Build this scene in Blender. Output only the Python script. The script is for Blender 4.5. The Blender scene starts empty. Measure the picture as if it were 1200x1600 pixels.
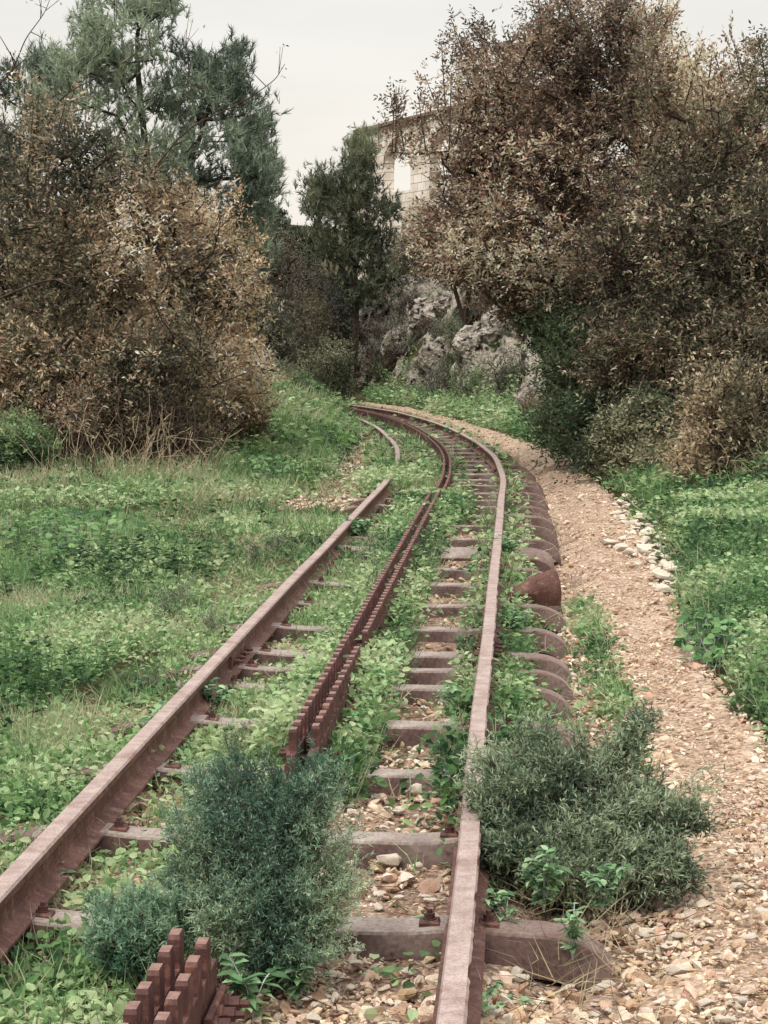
import bpy, math, random
import numpy as np
from mathutils import Vector, Matrix, noise as mnoise

# ------------------------------------------------------------------ camera, sky, sun
sc = bpy.context.scene
COL = sc.collection
FPX, HOR, CAMZ = 3200.0, 534.0, 1.47
PITCH = math.atan((800 - HOR) / FPX)
cam_d = bpy.data.cameras.new('camera'); cam = bpy.data.objects.new('camera', cam_d); COL.objects.link(cam)
cam_d.sensor_fit = 'VERTICAL'; cam_d.sensor_height = 36.0; cam_d.sensor_width = 27.0
cam_d.lens = FPX / 1600 * 36.0
cam_d.clip_start = 0.1; cam_d.clip_end = 3000
cam.location = (0, 0, CAMZ); cam.rotation_euler = (math.pi / 2 - PITCH, 0, 0)
sc.camera = cam

SUN_EL, SUN_AZ = math.radians(56), math.radians(-150)      # azimuth from +Y, clockwise: behind the camera on its left
w = bpy.data.worlds.new("World"); sc.world = w; w.use_nodes = True
nt = w.node_tree; nt.nodes.clear()
def wn(t, **k):
    n = nt.nodes.new(t)
    for a, b in k.items(): setattr(n, a, b)
    return n
out = wn('ShaderNodeOutputWorld'); bg = wn('ShaderNodeBackground'); bg.inputs[1].default_value = 0.1
sky = wn('ShaderNodeTexSky'); sky.sky_type = 'NISHITA'; sky.sun_disc = False
sky.sun_elevation = SUN_EL; sky.sun_rotation = SUN_AZ; sky.air_density = 1.5; sky.dust_density = 4
hs = wn('ShaderNodeHueSaturation'); hs.inputs['Saturation'].default_value = 0.15
tc = wn('ShaderNodeTexCoord'); sep = wn('ShaderNodeSeparateXYZ'); rampz = wn('ShaderNodeValToRGB')
e = rampz.color_ramp.elements
e[0].position = 0.0; e[0].color = (8.7, 8.1, 7.3, 1)
e[1].position = 1.0; e[1].color = (23.0, 23.0, 22.6, 1)
for p, c in ((0.07, (8.8, 8.3, 7.5, 1)), (0.15, (7.9, 7.8, 7.35, 1)), (0.24, (7.5, 7.6, 7.4, 1)), (0.5, (14, 14, 13.7, 1))):
    q = rampz.color_ramp.elements.new(p); q.color = c
mp = wn('ShaderNodeMapping'); mp.inputs['Scale'].default_value = (1.5, 1.5, 7)
nz = wn('ShaderNodeTexNoise'); nz.inputs['Scale'].default_value = 3.0; nz.inputs['Detail'].default_value = 4
mr = wn('ShaderNodeMapRange'); mr.inputs[1].default_value = .3; mr.inputs[2].default_value = .7; mr.inputs[3].default_value = .92; mr.inputs[4].default_value = 1.05
ml = wn('ShaderNodeVectorMath', operation='SCALE'); mx = wn('ShaderNodeMix', data_type='RGBA'); mx.inputs[0].default_value = 0.9
L = nt.links.new
L(tc.outputs['Generated'], sep.inputs[0]); L(sep.outputs[2], rampz.inputs[0]); L(tc.outputs['Generated'], mp.inputs[0])
L(mp.outputs[0], nz.inputs[0]); L(nz.outputs[0], mr.inputs[0]); L(rampz.outputs[0], ml.inputs[0]); L(mr.outputs[0], ml.inputs['Scale'])
L(sky.outputs[0], hs.inputs['Color']); L(hs.outputs[0], mx.inputs[6]); L(ml.outputs[0], mx.inputs[7])
L(mx.outputs[2], bg.inputs[0]); L(bg.outputs[0], out.inputs[0])

sd = bpy.data.lights.new('sun', 'SUN'); sun = bpy.data.objects.new('sun', sd); COL.objects.link(sun)
sd.energy = 1.5; sd.angle = math.radians(10); sd.color = (1, .95, .88)
dv = Vector((math.sin(SUN_AZ) * math.cos(SUN_EL), math.cos(SUN_AZ) * math.cos(SUN_EL), math.sin(SUN_EL)))
sun.rotation_euler = dv.to_track_quat('Z', 'Y').to_euler()
sc.view_settings.view_transform = 'Standard'; sc.view_settings.look = 'None'
sc.view_settings.exposure = 0.22; sc.view_settings.gamma = 1.0
sc.render.engine = 'CYCLES'
sc.cycles.max_bounces = 6; sc.cycles.diffuse_bounces = 3; sc.cycles.transmission_bounces = 3; sc.cycles.transparent_max_bounces = 4

# ------------------------------------------------------------------ helpers
RNG = np.random.default_rng(7)
random.seed(7)
CP, SP = math.cos(PITCH), math.sin(PITCH)
def ray(u, v):
    a, b = (u - 600) / FPX, -(v - 800) / FPX
    return np.array((a, CP + b * SP, -SP + b * CP))
def gp(u, v, z=0.0):                      # point of the height z seen at this place of the photograph (1200 x 1600)
    d = ray(u, v); t = (z - CAMZ) / d[2]
    return np.array((d[0] * t, d[1] * t, z))
def at(u, v, D):                          # point at the distance y = D
    d = ray(u, v); t = D / d[1]
    return np.array((d[0] * t, D, CAMZ + d[2] * t))
def px(P):                                # world points -> photo places (for zone tests)
    P = np.atleast_2d(P); y = P[:, 1]; z = P[:, 2] - CAMZ
    dep = y * CP - z * SP; up = y * SP + z * CP
    dep = np.maximum(dep, .05)
    return np.stack((600 + FPX * P[:, 0] / dep, 800 - FPX * up / dep), 1)
def inpoly(p, poly):
    x, y = p[:, 0], p[:, 1]; r = np.zeros(len(p), bool); n = len(poly)
    for i in range(n):
        x1, y1 = poly[i]; x2, y2 = poly[(i + 1) % n]
        if y1 == y2: continue
        c = ((y1 > y) != (y2 > y)) & (x < (x2 - x1) * (y - y1) / (y2 - y1) + x1)
        r ^= c
    return r
def _h(ix, iy, iz):
    n = (ix * 374761393 + iy * 668265263 + iz * 2147483647 + 1013904223) & 0xffffffff
    n = ((n ^ (n >> 13)) * 1274126177) & 0xffffffff
    n = n ^ (n >> 16)
    return (n & 0xffff) / 65535.0
def vnoise(P, s=1.0, seed=0):
    P = np.asarray(P, float) * s + seed * 17.31
    if P.shape[-1] == 2: P = np.concatenate((P, np.zeros(P.shape[:-1] + (1,))), -1)
    i = np.floor(P).astype(np.int64); f = P - i; f = f * f * (3 - 2 * f)
    r = 0
    for a in (0, 1):
        for b in (0, 1):
            for c in (0, 1):
                wgt = (f[..., 0] if a else 1 - f[..., 0]) * (f[..., 1] if b else 1 - f[..., 1]) * (f[..., 2] if c else 1 - f[..., 2])
                r = r + wgt * _h(i[..., 0] + a, i[..., 1] + b, i[..., 2] + c)
    return r
def fbm(P, s=1.0, o=4, seed=0):
    r = 0; a = .5; t = 0
    for k in range(o):
        r = r + a * vnoise(P, s * 2 ** k, seed + k * 3); t += a; a *= .5
    return r / t
def sstep(a, b, x):
    t = np.clip((x - a) / (b - a), 0, 1); return t * t * (3 - 2 * t)
def nrm(v): return v / np.maximum(np.linalg.norm(v, axis=-1, keepdims=True), 1e-9)
def lin(h):
    h = h.lstrip('#'); c = [int(h[i:i + 2], 16) / 255 for i in (0, 2, 4)]
    return np.array([x / 12.92 if x <= .04045 else ((x + .055) / 1.055) ** 2.4 for x in c])

def mesh_np(name, V, loops, starts, totals, col=None, smooth=False, mi=None):
    me = bpy.data.meshes.new(name)
    me.vertices.add(len(V)); me.vertices.foreach_set('co', np.ascontiguousarray(V, np.float32).ravel())
    me.loops.add(len(loops)); me.loops.foreach_set('vertex_index', np.ascontiguousarray(loops, np.int32))
    me.polygons.add(len(starts)); me.polygons.foreach_set('loop_start', np.ascontiguousarray(starts, np.int32))
    me.polygons.foreach_set('loop_total', np.ascontiguousarray(totals, np.int32))
    if mi is not None: me.polygons.foreach_set('material_index', np.ascontiguousarray(mi, np.int32))
    me.polygons.foreach_set('use_smooth', np.full(len(starts), smooth))
    me.update(calc_edges=True)
    if col is not None:
        at_ = me.color_attributes.new('col', 'FLOAT_COLOR', 'POINT')
        c4 = np.ones((len(V), 4), np.float32); c4[:, :3] = col
        at_.data.foreach_set('color', c4.ravel())
    return me
class G:                                   # gathers geometry for one mesh object
    def __init__(s): s.V = []; s.F = []; s.C = []; s.n = 0; s.M = []
    def add(s, V, faces, col=None, mi=0):
        V = np.asarray(V, float).reshape(-1, 3)
        s.V.append(V)
        for f in faces: s.F.append([i + s.n for i in f]); s.M.append(mi)
        s.C.append(np.tile(np.array(col if col is not None else (.5, .5, .5)), (len(V), 1)) if np.ndim(col) < 2 else col)
        s.n += len(V)
    def mesh(s, name, smooth=False):
        V = np.concatenate(s.V); C = np.concatenate(s.C)
        tot = np.array([len(f) for f in s.F]); st = np.concatenate(([0], np.cumsum(tot)[:-1]))
        return mesh_np(name, V, np.concatenate([np.array(f) for f in s.F]), st, tot, C, smooth, np.array(s.M))
def link(name, me, mats, parent=None):
    o = bpy.data.objects.new(name, me); COL.objects.link(o)
    if me is not None and len(me.materials) == 0:
        for m in (mats if isinstance(mats, (list, tuple)) else [mats]): me.materials.append(m)
    if parent is not None: o.parent = parent
    return o
def tag(o, label=None, cat=None, group=None, kind=None):
    if label: o['label'] = label
    if cat: o['category'] = cat
    if group: o['group'] = group
    if kind: o['kind'] = kind
    return o
def empty(name, loc=(0, 0, 0)):
    o = bpy.data.objects.new(name, None); COL.objects.link(o); o.location = loc; o.empty_display_size = .1
    return o
def box(g, c, s, rot=None, bev=0.0, col=None, mi=0):
    x, y, z = s[0] / 2, s[1] / 2, s[2] / 2; b = min(bev, x * .9, y * .9)
    if bev <= 0:
        V = [(-x, -y, -z), (x, -y, -z), (x, y, -z), (-x, y, -z), (-x, -y, z), (x, -y, z), (x, y, z), (-x, y, z)]
        F = [(3, 2, 1, 0), (4, 5, 6, 7), (0, 1, 5, 4), (1, 2, 6, 5), (2, 3, 7, 6), (3, 0, 4, 7)]
    else:
        V = [(-x, -y, -z), (x, -y, -z), (x, y, -z), (-x, y, -z), (-x, -y, z - b), (x, -y, z - b), (x, y, z - b), (-x, y, z - b),
             (-x + b, -y + b, z), (x - b, -y + b, z), (x - b, y - b, z), (-x + b, y - b, z)]
        F = [(3, 2, 1, 0), (0, 1, 5, 4), (1, 2, 6, 5), (2, 3, 7, 6), (3, 0, 4, 7), (4, 5, 9, 8), (5, 6, 10, 9), (6, 7, 11, 10), (7, 4, 8, 11), (8, 9, 10, 11)]
    V = np.array(V, float)
    if rot is not None: V = V @ np.array(rot).T
    g.add(V + np.array(c), F, col, mi)

# ------------------------------------------------------------------ materials
def newmat(name):
    m = bpy.data.materials.new(name); m.use_nodes = True; n = m.node_tree; n.nodes.clear()
    return m, n
def N(n, t, **k):
    x = n.nodes.new(t)
    for a, b in k.items(): setattr(x, a, b)
    return x
def ramp(n, stops):
    r = N(n, 'ShaderNodeValToRGB'); els = r.color_ramp.elements
    while len(els) < len(stops): els.new(.5)
    for e_, (p, c) in zip(els, stops):
        e_.position = p; e_.color = tuple(lin(c)) + (1,) if isinstance(c, str) else tuple(c) + (1,)
    return r
def leafmat(name, trans=.35, rough=.6, spec=.14):
    m, n = newmat(name); o = N(n, 'ShaderNodeOutputMaterial'); a = N(n, 'ShaderNodeAttribute'); a.attribute_name = 'col'
    p = N(n, 'ShaderNodeBsdfPrincipled'); p.inputs['Roughness'].default_value = rough; p.inputs['Specular IOR Level'].default_value = spec
    t = N(n, 'ShaderNodeBsdfTranslucent'); mx_ = N(n, 'ShaderNodeMixShader'); mx_.inputs[0].default_value = trans
    l = n.links.new
    l(a.outputs[0], p.inputs[0]); l(a.outputs[0], t.inputs[0]); l(p.outputs[0], mx_.inputs[1]); l(t.outputs[0], mx_.inputs[2]); l(mx_.outputs[0], o.inputs[0])
    return m
def noisemat(name, stops, scale=8, detail=6, rough=.85, bump=.3, bscale=60, spec=.2, attr=False, dist=.01, extra=None, vor=None):
    m, n = newmat(name); l = n.links.new
    o = N(n, 'ShaderNodeOutputMaterial'); p = N(n, 'ShaderNodeBsdfPrincipled'); l(p.outputs[0], o.inputs[0])
    p.inputs['Roughness'].default_value = rough; p.inputs['Specular IOR Level'].default_value = spec
    tcn = N(n, 'ShaderNodeTexCoord'); a = N(n, 'ShaderNodeTexNoise'); a.inputs['Scale'].default_value = scale; a.inputs['Detail'].default_value = detail
    a.inputs['Roughness'].default_value = .65
    l(tcn.outputs['Object'], a.inputs[0]); r = ramp(n, stops); l(a.outputs[0], r.inputs[0]); c = r.outputs[0]
    if extra:                               # a second, blotchy layer: (stops colour, scale, lo, hi)
        b = N(n, 'ShaderNodeTexNoise'); b.inputs['Scale'].default_value = extra[1]; b.inputs['Detail'].default_value = 5
        l(tcn.outputs['Object'], b.inputs[0]); q = N(n, 'ShaderNodeMapRange'); q.inputs[1].default_value = extra[2]; q.inputs[2].default_value = extra[3]
        l(b.outputs[0], q.inputs[0]); k = N(n, 'ShaderNodeMix', data_type='RGBA'); l(q.outputs[0], k.inputs[0]); l(c, k.inputs[6])
        k.inputs[7].default_value = tuple(lin(extra[0])) + (1,); c = k.outputs[2]
    if attr:
        t = N(n, 'ShaderNodeAttribute'); t.attribute_name = 'col'; k = N(n, 'ShaderNodeMix', data_type='RGBA', blend_type='MULTIPLY')
        k.inputs[0].default_value = 1; l(c, k.inputs[6]); l(t.outputs[0], k.inputs[7]); c = k.outputs[2]
    if vor:
        vv = N(n, 'ShaderNodeTexVoronoi'); vv.inputs['Scale'].default_value = vor[0]; l(tcn.outputs['Object'], vv.inputs[0]); sx_ = N(n, 'ShaderNodeSeparateColor'); l(vv.outputs['Color'], sx_.inputs[0])
        r3 = ramp(n, [(0, vor[1]), (.5, '#e8e8e8'), (1, '#ffffff')]); l(sx_.outputs[0], r3.inputs[0]); k = N(n, 'ShaderNodeMix', data_type='RGBA', blend_type='MULTIPLY'); k.inputs[0].default_value = .85; l(c, k.inputs[6]); l(r3.outputs[0], k.inputs[7]); c = k.outputs[2]
    f_ = N(n, 'ShaderNodeTexNoise'); f_.inputs['Scale'].default_value = scale * 14; f_.inputs['Detail'].default_value = 4; l(tcn.outputs['Object'], f_.inputs[0]); r4 = ramp(n, [(.35, '#b8b0aa'), (.6, '#ffffff')]); l(f_.outputs[0], r4.inputs[0])
    k = N(n, 'ShaderNodeMix', data_type='RGBA', blend_type='MULTIPLY'); k.inputs[0].default_value = .7; l(c, k.inputs[6]); l(r4.outputs[0], k.inputs[7]); c = k.outputs[2]
    l(c, p.inputs[0])
    b2 = N(n, 'ShaderNodeTexNoise'); b2.inputs['Scale'].default_value = bscale; b2.inputs['Detail'].default_value = 6
    l(tcn.outputs['Object'], b2.inputs[0]); bu = N(n, 'ShaderNodeBump'); bu.inputs['Strength'].default_value = bump; bu.inputs['Distance'].default_value = dist
    hgt = b2.outputs[0]
    if vor:
        mm = N(n, 'ShaderNodeMath', operation='MULTIPLY_ADD'); l(vv.outputs['Distance'], mm.inputs[0]); mm.inputs[1].default_value = -1.2; l(b2.outputs[0], mm.inputs[2]); hgt = mm.outputs[0]
    l(hgt, bu.inputs['Height']); l(bu.outputs[0], p.inputs['Normal'])
    return m
M_LEAF = leafmat('leaf'); M_NEEDLE = leafmat('needle', .2, .6, .2); M_GRASS = leafmat('grass_blade', .35, .55, .15)
M_BARK = noisemat('bark', [(.3, '#2c221e'), (.7, '#5d4f48')], 12, bump=.5, bscale=50)
M_TWIG = noisemat('twig', [(.3, '#33251f'), (.7, '#6b5a50')], 12)
M_DRY = noisemat('dry_stalk', [(.3, '#8d7b66'), (.7, '#b8a78c')], 10)
M_RUST = noisemat('rust', [(.25, '#4a302b'), (.5, '#6a4a43'), (.75, '#86655b')], 9, 8, .8, .5, 180, .25, dist=.003, extra=('#8d6f63', 25, .55, .75))
M_RAILTOP = noisemat('worn_rail_head', [(.25, '#846d67'), (.5, '#a48f88'), (.8, '#bfada5')], 14, 8, .6, .25, 160, .35, dist=.0012, extra=('#806055', 9, .56, .75))
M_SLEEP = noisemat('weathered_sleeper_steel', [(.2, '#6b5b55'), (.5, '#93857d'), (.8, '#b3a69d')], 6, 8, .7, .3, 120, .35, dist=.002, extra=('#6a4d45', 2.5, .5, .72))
M_FLANK = noisemat('rusty_shaded_sleeper_flank', [(.2, '#33221f'), (.5, '#553f3a'), (.8, '#77605a')], 6, 8, .8, .4, 120, .3, dist=.003, extra=('#7c6a63', 3.5, .52, .72))  # darker than the top: rust, plus the shade of the sides put into the colour
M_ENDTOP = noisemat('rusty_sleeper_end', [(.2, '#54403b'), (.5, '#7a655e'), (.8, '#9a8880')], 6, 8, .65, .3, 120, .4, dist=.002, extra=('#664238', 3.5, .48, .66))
M_RACK = noisemat('rack_steel', [(.25, '#3a2220'), (.5, '#553531'), (.8, '#75524a')], 22, 8, .7, .5, 200, .35, dist=.002, extra=('#85594a', 28, .56, .72))
M_TOOTH = noisemat('lit_tooth_top', [(.25, '#6b4c47'), (.5, '#88685f'), (.8, '#a3857b')], 40, 6, .7, .4, 200, .3, dist=.002)  # light falling on the tooth tops, painted in as a paler tone
M_STONE = noisemat('limestone', [(.2, '#b3a391'), (.45, '#dccfbd'), (.75, '#efe6d9')], 14, 8, .9, .6, 70, .15, attr=True, dist=.008)
M_GRAVEL = noisemat('gravel_stone', [(.2, '#b5a28c'), (.5, '#d8c8b4'), (.8, '#efe4d6')], 30, 5, .9, .4, 120, .15, attr=True, dist=.004)
M_ROCK = noisemat('rock_face', [(.3, '#413b37'), (.4, '#80776d'), (.53, '#b0a698'), (.75, '#dfd6ca')], 2.6, 10, .95, 1.0, 8, .1, dist=.2, extra=('#38322c', 4.5, .54, .64))
M_DIRT = noisemat('ballast_dirt', [(.2, '#775f50'), (.42, '#a3897a'), (.6, '#bfa793'), (.8, '#dac8b6')], 5, 10, .95, .8, 45, .1, dist=.02, vor=(60, '#9a8474'))
M_PATH = noisemat('trodden_dirt', [(.25, '#a68c78'), (.45, '#c7ad97'), (.65, '#dac3ad'), (.85, '#ead9c8')], 3.2, 10, .95, .7, 40, .1, dist=.02, vor=(55, '#a08c7c'))
M_SOIL = noisemat('soil', [(.25, '#2f2a1c'), (.5, '#4b4630'), (.75, '#6a6045')], 2.5, 10, .95, .8, 20, .1, dist=.04)

# ------------------------------------------------------------------ line of the track
rr = [gp(u, v, .17)[:2] for u, v in ((701, 1600), (754, 1100), (781, 800), (786, 757), (783, 735), (770, 710), (742, 688), (700, 667), (655, 652), (600, 639.5))]
p0, p1 = rr[0], rr[2]
dirv = (p1 - p0) / np.linalg.norm(p1 - p0)
pts = [p0 - dirv * 3.5, p0, p0 + dirv * 6, p0 + dirv * 11.5] + rr[3:]
last = rr[-1] - rr[-2]; last /= np.linalg.norm(last)
a0 = math.atan2(last[1], last[0]); q = rr[-1].copy()
for k in range(8):
    a0 += .10; q = q + 2.5 * np.array((math.cos(a0), math.sin(a0))); pts.append(q.copy())
pts = np.array(pts)
def smooth_line(P, step=.1):               # Catmull-Rom, then evenly spaced and smoothed
    o = []
    P = np.vstack((2 * P[0] - P[1], P, 2 * P[-1] - P[-2]))
    for i in range(1, len(P) - 2):
        a, b, c, d = P[i - 1:i + 3]
        for t in np.linspace(0, 1, 60, endpoint=False):
            o.append(.5 * (2 * b + (c - a) * t + (2 * a - 5 * b + 4 * c - d) * t * t + (-a + 3 * b - 3 * c + d) * t ** 3))
    o = np.array(o); s = np.concatenate(([0], np.cumsum(np.linalg.norm(np.diff(o, axis=0), axis=1))))
    S = np.arange(0, s[-1], step); o = np.stack([np.interp(S, s, o[:, k]) for k in range(2)], 1)
    ker = np.hanning(19); ker /= ker.sum(); pad = 9
    e_ = np.vstack((np.repeat(o[:1], pad, 0) + (np.arange(-pad, 0)[:, None]) * (o[1] - o[0]), o, np.repeat(o[-1:], pad, 0) + (np.arange(1, pad + 1)[:, None]) * (o[-1] - o[-2])))
    return np.stack([np.convolve(e_[:, k], ker, 'valid') for k in range(2)], 1)
RR = smooth_line(pts)
TT = nrm(np.gradient(RR, axis=0)); NN = np.stack((TT[:, 1], -TT[:, 0]), 1)    # NN points to the right of travel
CL = RR - NN * .55                                                           # centre line
SL = np.arange(len(CL)) * .1
def frame(s):                               # centre-line point, tangent, right normal at arc length s
    f = lambda A: np.stack([np.interp(s, SL, A[:, k]) for k in range(2)], -1)
    return f(CL), nrm(f(TT)), nrm(f(NN))
def track_st(P):                            # arc length and sideways offset of ground points
    P = np.asarray(P)[:, :2]; s = np.empty(len(P)); t = np.empty(len(P)); sub = CL[::3]; sn = NN[::3]; stt = TT[::3]
    for a in range(0, len(P), 20000):
        Q = P[a:a + 20000]; d = ((Q[:, None] - sub[None]) ** 2).sum(-1); i = d.argmin(1); r = Q - sub[i]
        t[a:a + 20000] = (r * sn[i]).sum(1); s[a:a + 20000] = i * .3 + (r * stt[i]).sum(1)
        far = (i == len(sub) - 1) | (i == 0)
        t[a:a + 20000][far] = np.where(np.abs(t[a:a + 20000][far]) < 3, t[a:a + 20000][far], t[a:a + 20000][far])
    return s, t

# ------------------------------------------------------------------ terrain
FOOT = np.array([(6.0, -20), (4.6, 2), (3.9, 9), (3.55, 14), (3.25, 18), (2.95, 23), (2.9, 28), (2.5, 37), (1.0, 50), (-.6, 58), (-2.6, 66), (-3, 120)])
LFOOT = np.array([(-5, -20), (-4.6, 5), (-4.2, 13), (-3.9, 18), (-3.9, 25), (-3.5, 34), (-3.6, 44), (-5.2, 56), (-9, 75), (-16, 130)])
def Hh(x, y):
    fx = np.interp(y, FOOT[:, 1], FOOT[:, 0]); dx = x - fx
    P2 = np.stack((x, y), -1); dd = np.full(np.shape(x), 1e9)
    for i in range(len(FOOT) - 1):
        a, b = FOOT[i], FOOT[i + 1]; ab = b - a; tt = np.clip(((x - a[0]) * ab[0] + (y - a[1]) * ab[1]) / (ab @ ab), 0, 1)
        dd = np.minimum(dd, np.hypot(x - a[0] - tt * ab[0], y - a[1] - tt * ab[1]))
    d = np.where(dx > 0, dd, -dd)
    cap = np.interp(y, [0, 20, 34, 45, 60, 90], [1.6, 2.8, 5.0, 5.6, 6.2, 6.2])
    st = np.interp(y, [18, 30, 45, 60], [.9, 1.0, 1.7, 1.9])
    rise = cap * (1 - np.exp(-np.maximum(d, 0) * st / cap))
    wob = (fbm(P2, .5, 4, 3) - .5) * 1.1 * sstep(.2, 2.5, d)
    lx = np.interp(y, LFOOT[:, 1], LFOOT[:, 0]); dl = np.maximum(lx - x, 0)
    lrise = 1.5 * (1 - np.exp(-dl * .35)) - .02 * dl
    z = np.maximum(rise + wob, 0) * sstep(-1.6, .2, x - np.interp(y, [50, 62, 300], [-1.4, -.5, 0])) + lrise
    z = z + .10 * sstep(.2, 1.2, (fx - x) * 0 + sstep(0, 1, (x - fx + .9)) * 1.2)
    z = z + .42 * sstep(.9, 2.6, -x) * sstep(17, 26, y) * (1 - sstep(44, 54, y))
    z = z + .55 * np.exp(-((x + 1.55) / .75) ** 2 - ((y - 35) / 6.5) ** 2) + .5 * np.exp(-((x + 3.2) / 1.3) ** 2 - ((y - 44) / 7) ** 2)
    far = sstep(110, 420, y); z = z * (1 - far) + far * (14 + 60 * sstep(380, 900, y) * fbm(P2, .004, 3, 5))
    return z
def shoulder(t, y=8.0): return -(.06 + .06 * sstep(10, 13, y)) * sstep(.58, .78, t) * (1 - sstep(1.0, 1.3, t))
def sheet(name, X, Y, Z, mat, col=None):
    ny, nx = X.shape; V = np.stack((X, Y, Z), -1).reshape(-1, 3); i = np.arange(nx * ny).reshape(ny, nx)
    Fq = np.stack((i[:-1, :-1], i[:-1, 1:], i[1:, 1:], i[1:, :-1]), -1).reshape(-1, 4)
    me = mesh_np(name, V, Fq.ravel(), np.arange(len(Fq)) * 4, np.full(len(Fq), 4), col, True)
    return link(name, me, mat)
def gaxis(lo, hi, a, b, fine, grow_=1.12):
    v = list(np.arange(a, b, fine)); st = fine
    while v[-1] < hi: st *= grow_; v.append(v[-1] + st)
    st = fine
    while v[0] > lo: st *= grow_; v.insert(0, v[0] - st)
    return np.array(v)
gx = gaxis(-700, 700, -5, 8, .09); gy = gaxis(-60, 1500, 2, 14, .06, 1.012)
X, Y = np.meshgrid(gx, gy); P2 = np.stack((X, Y), -1)
_, TQ = track_st(P2.reshape(-1, 2)); TQ = TQ.reshape(X.shape); Z = Hh(X, Y) - .035 + shoulder(TQ, Y) * 1.15 - .02 * (sstep(.4, .6, TQ) * (1 - sstep(1.3, 1.8, TQ))) + (fbm(P2, 4, 4, 1) - .5) * .05
ground = sheet('ground', X, Y, Z, M_SOIL); tag(ground, kind='structure')
ground['label'] = 'dark soil and grassy verge with the hillside behind'

# rocky facing of the cutting is part of the terrain: a second, craggy sheet just over the soil
def hillside():
    f = FOOT[(FOOT[:, 1] > 20) & (FOOT[:, 1] < 70)]; L_ = np.concatenate(([0], np.cumsum(np.linalg.norm(np.diff(f, axis=0), axis=1)))); k = np.linspace(.5, L_[-1] - .5, 420)
    F_ = np.stack([np.interp(k, L_, f[:, i]) for i in range(2)], 1); ker = np.ones(41) / 41
    T_ = np.gradient(F_, axis=0); T_ = np.stack([np.convolve(np.pad(T_[:, i], 20, mode='edge'), ker, 'valid') for i in range(2)], 1); T_ = nrm(T_); ds = np.linspace(-.15, 7.5, 130)
    Xx = F_[:, None, 0] + T_[:, None, 1] * ds; Yy = F_[:, None, 1] - T_[:, None, 0] * ds; D_ = np.broadcast_to(ds, Xx.shape); Yf = np.broadcast_to(k[:, None], Xx.shape)
    Zz = Hh(Xx, Yy)
    P3 = np.stack((Xx, Yy, Zz), -1)
    r = np.abs(fbm(P3, 1.1, 5, 9) - .5) * 2; r2 = fbm(P3, 3.3, 4, 2); b = vnoise(P3, .7, 4)
    amp = sstep(-.1, .5, D_) * (1 - sstep(6.5, 7.5, D_)) * sstep(.5, 3, Yf)
    off = (.02 + .75 * (r2 - .42) + .8 * (b - .5) + .45 * (.3 - r)) * amp
    off = np.floor(off * 7) / 7 * .55 + off * .45
    Zz = Zz + off - .12 * (1 - amp)
    Xx = Xx - off * .35
    o = sheet('rocky_hillside', Xx, Yy, Zz, M_ROCK); tag(o, kind='structure'); return o
hillside()

# ballast bed: strip that follows the track
def strip(name, tlo, thi, nt_, smax, mat, amp, s0=0.0, zoff=0.0, seed=3):
    s = [s0]; 
    while s[-1] < smax: s.append(s[-1] + max(.03, .03 + (s[-1] - 12) * .004))
    s = np.array(s); t = np.linspace(tlo, thi, nt_)
    c, _, n_ = frame(s); T, S = np.meshgrid(t, s)
    ed = 1 + (fbm(np.stack((S, T * .3), -1), 1.3, 3, seed) - .5) * .35
    X = c[:, None, 0] + n_[:, None, 0] * T * ed; Y = c[:, None, 1] + n_[:, None, 1] * T * ed; P = np.stack((X, Y), -1)
    edge = sstep(0, .12, (T - tlo)) * sstep(0, .12, (thi - T))
    Z = zoff + (fbm(P, 6, 5, seed) - .5) * amp - .06 * (1 - edge) + shoulder(T, Y)
    return sheet(name, X, Y, Z, mat)
bed = strip('ballast_bed', -1.0, 1.25, 90, 62, M_DIRT, .045, zoff=-.012); tag(bed, kind='structure')

# path beside the track
PL = [(930, 1900), (985, 1600), (1010, 1440), (1040, 1300), (1000, 1150), (965, 1060), (935, 960), (885, 880), (862, 800), (838, 745), (800, 703), (745, 677), (690, 657), (620, 638.5), (560, 630)]
PR = [(1700, 1900), (1500, 1600), (1400, 1440), (1280, 1280), (1190, 1150), (1125, 1075), (1060, 965), (1022, 870), (978, 800), (940, 755), (878, 711), (798, 681), (722, 658), (640, 636.5), (570, 628)]
def path_mesh():
    A = np.array([gp(*p)[:2] for p in PL]); B = np.array([gp(*p)[:2] for p in PR]); n = 900
    par = np.concatenate(([0], np.cumsum(np.linalg.norm(np.diff((A + B) / 2, axis=0), axis=1)))); k = np.linspace(0, 1, n) ** 1.6 * par[-1]
    A = np.stack([np.interp(k, par, A[:, i]) for i in range(2)], 1); B = np.stack([np.interp(k, par, B[:, i]) for i in range(2)], 1)
    ker = np.hanning(25); ker /= ker.sum()
    t = np.linspace(-.06, 1.06, 50); X = A[:, None, 0] * (1 - t) + B[:, None, 0] * t; Y = A[:, None, 1] * (1 - t) + B[:, None, 1] * t
    wob = (fbm(np.stack((k, k * 0), -1), 2.0, 4, 12) - .5) * .16; X = X + wob[:, None] * np.abs(t[None] - .5) * 2
    P = np.stack((X, Y), -1); edge = sstep(0, .12, np.minimum(t, 1 - t) + .06)[None]
    _, TQ = track_st(P.reshape(-1, 2)); TQ = TQ.reshape(X.shape); Z = .004 + Hh(X, Y) + shoulder(TQ, Y) + (fbm(P, 5, 5, 8) - .5) * .045 - .07 * (1 - edge) - .02 * np.exp(-((t[None] - .5) / .3) ** 2)
    return sheet('path', X, Y, Z, M_PATH), A, B
path, PA, PB = path_mesh(); tag(path, kind='structure')
def path_t(P):                              # 0..1 across the path
    d = np.interp(P[:, 1], PA[:, 1], PA[:, 0]), np.interp(P[:, 1], PB[:, 1], PB[:, 0])
    return (P[:, 0] - d[0]) / np.maximum(d[1] - d[0], .05)

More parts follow.
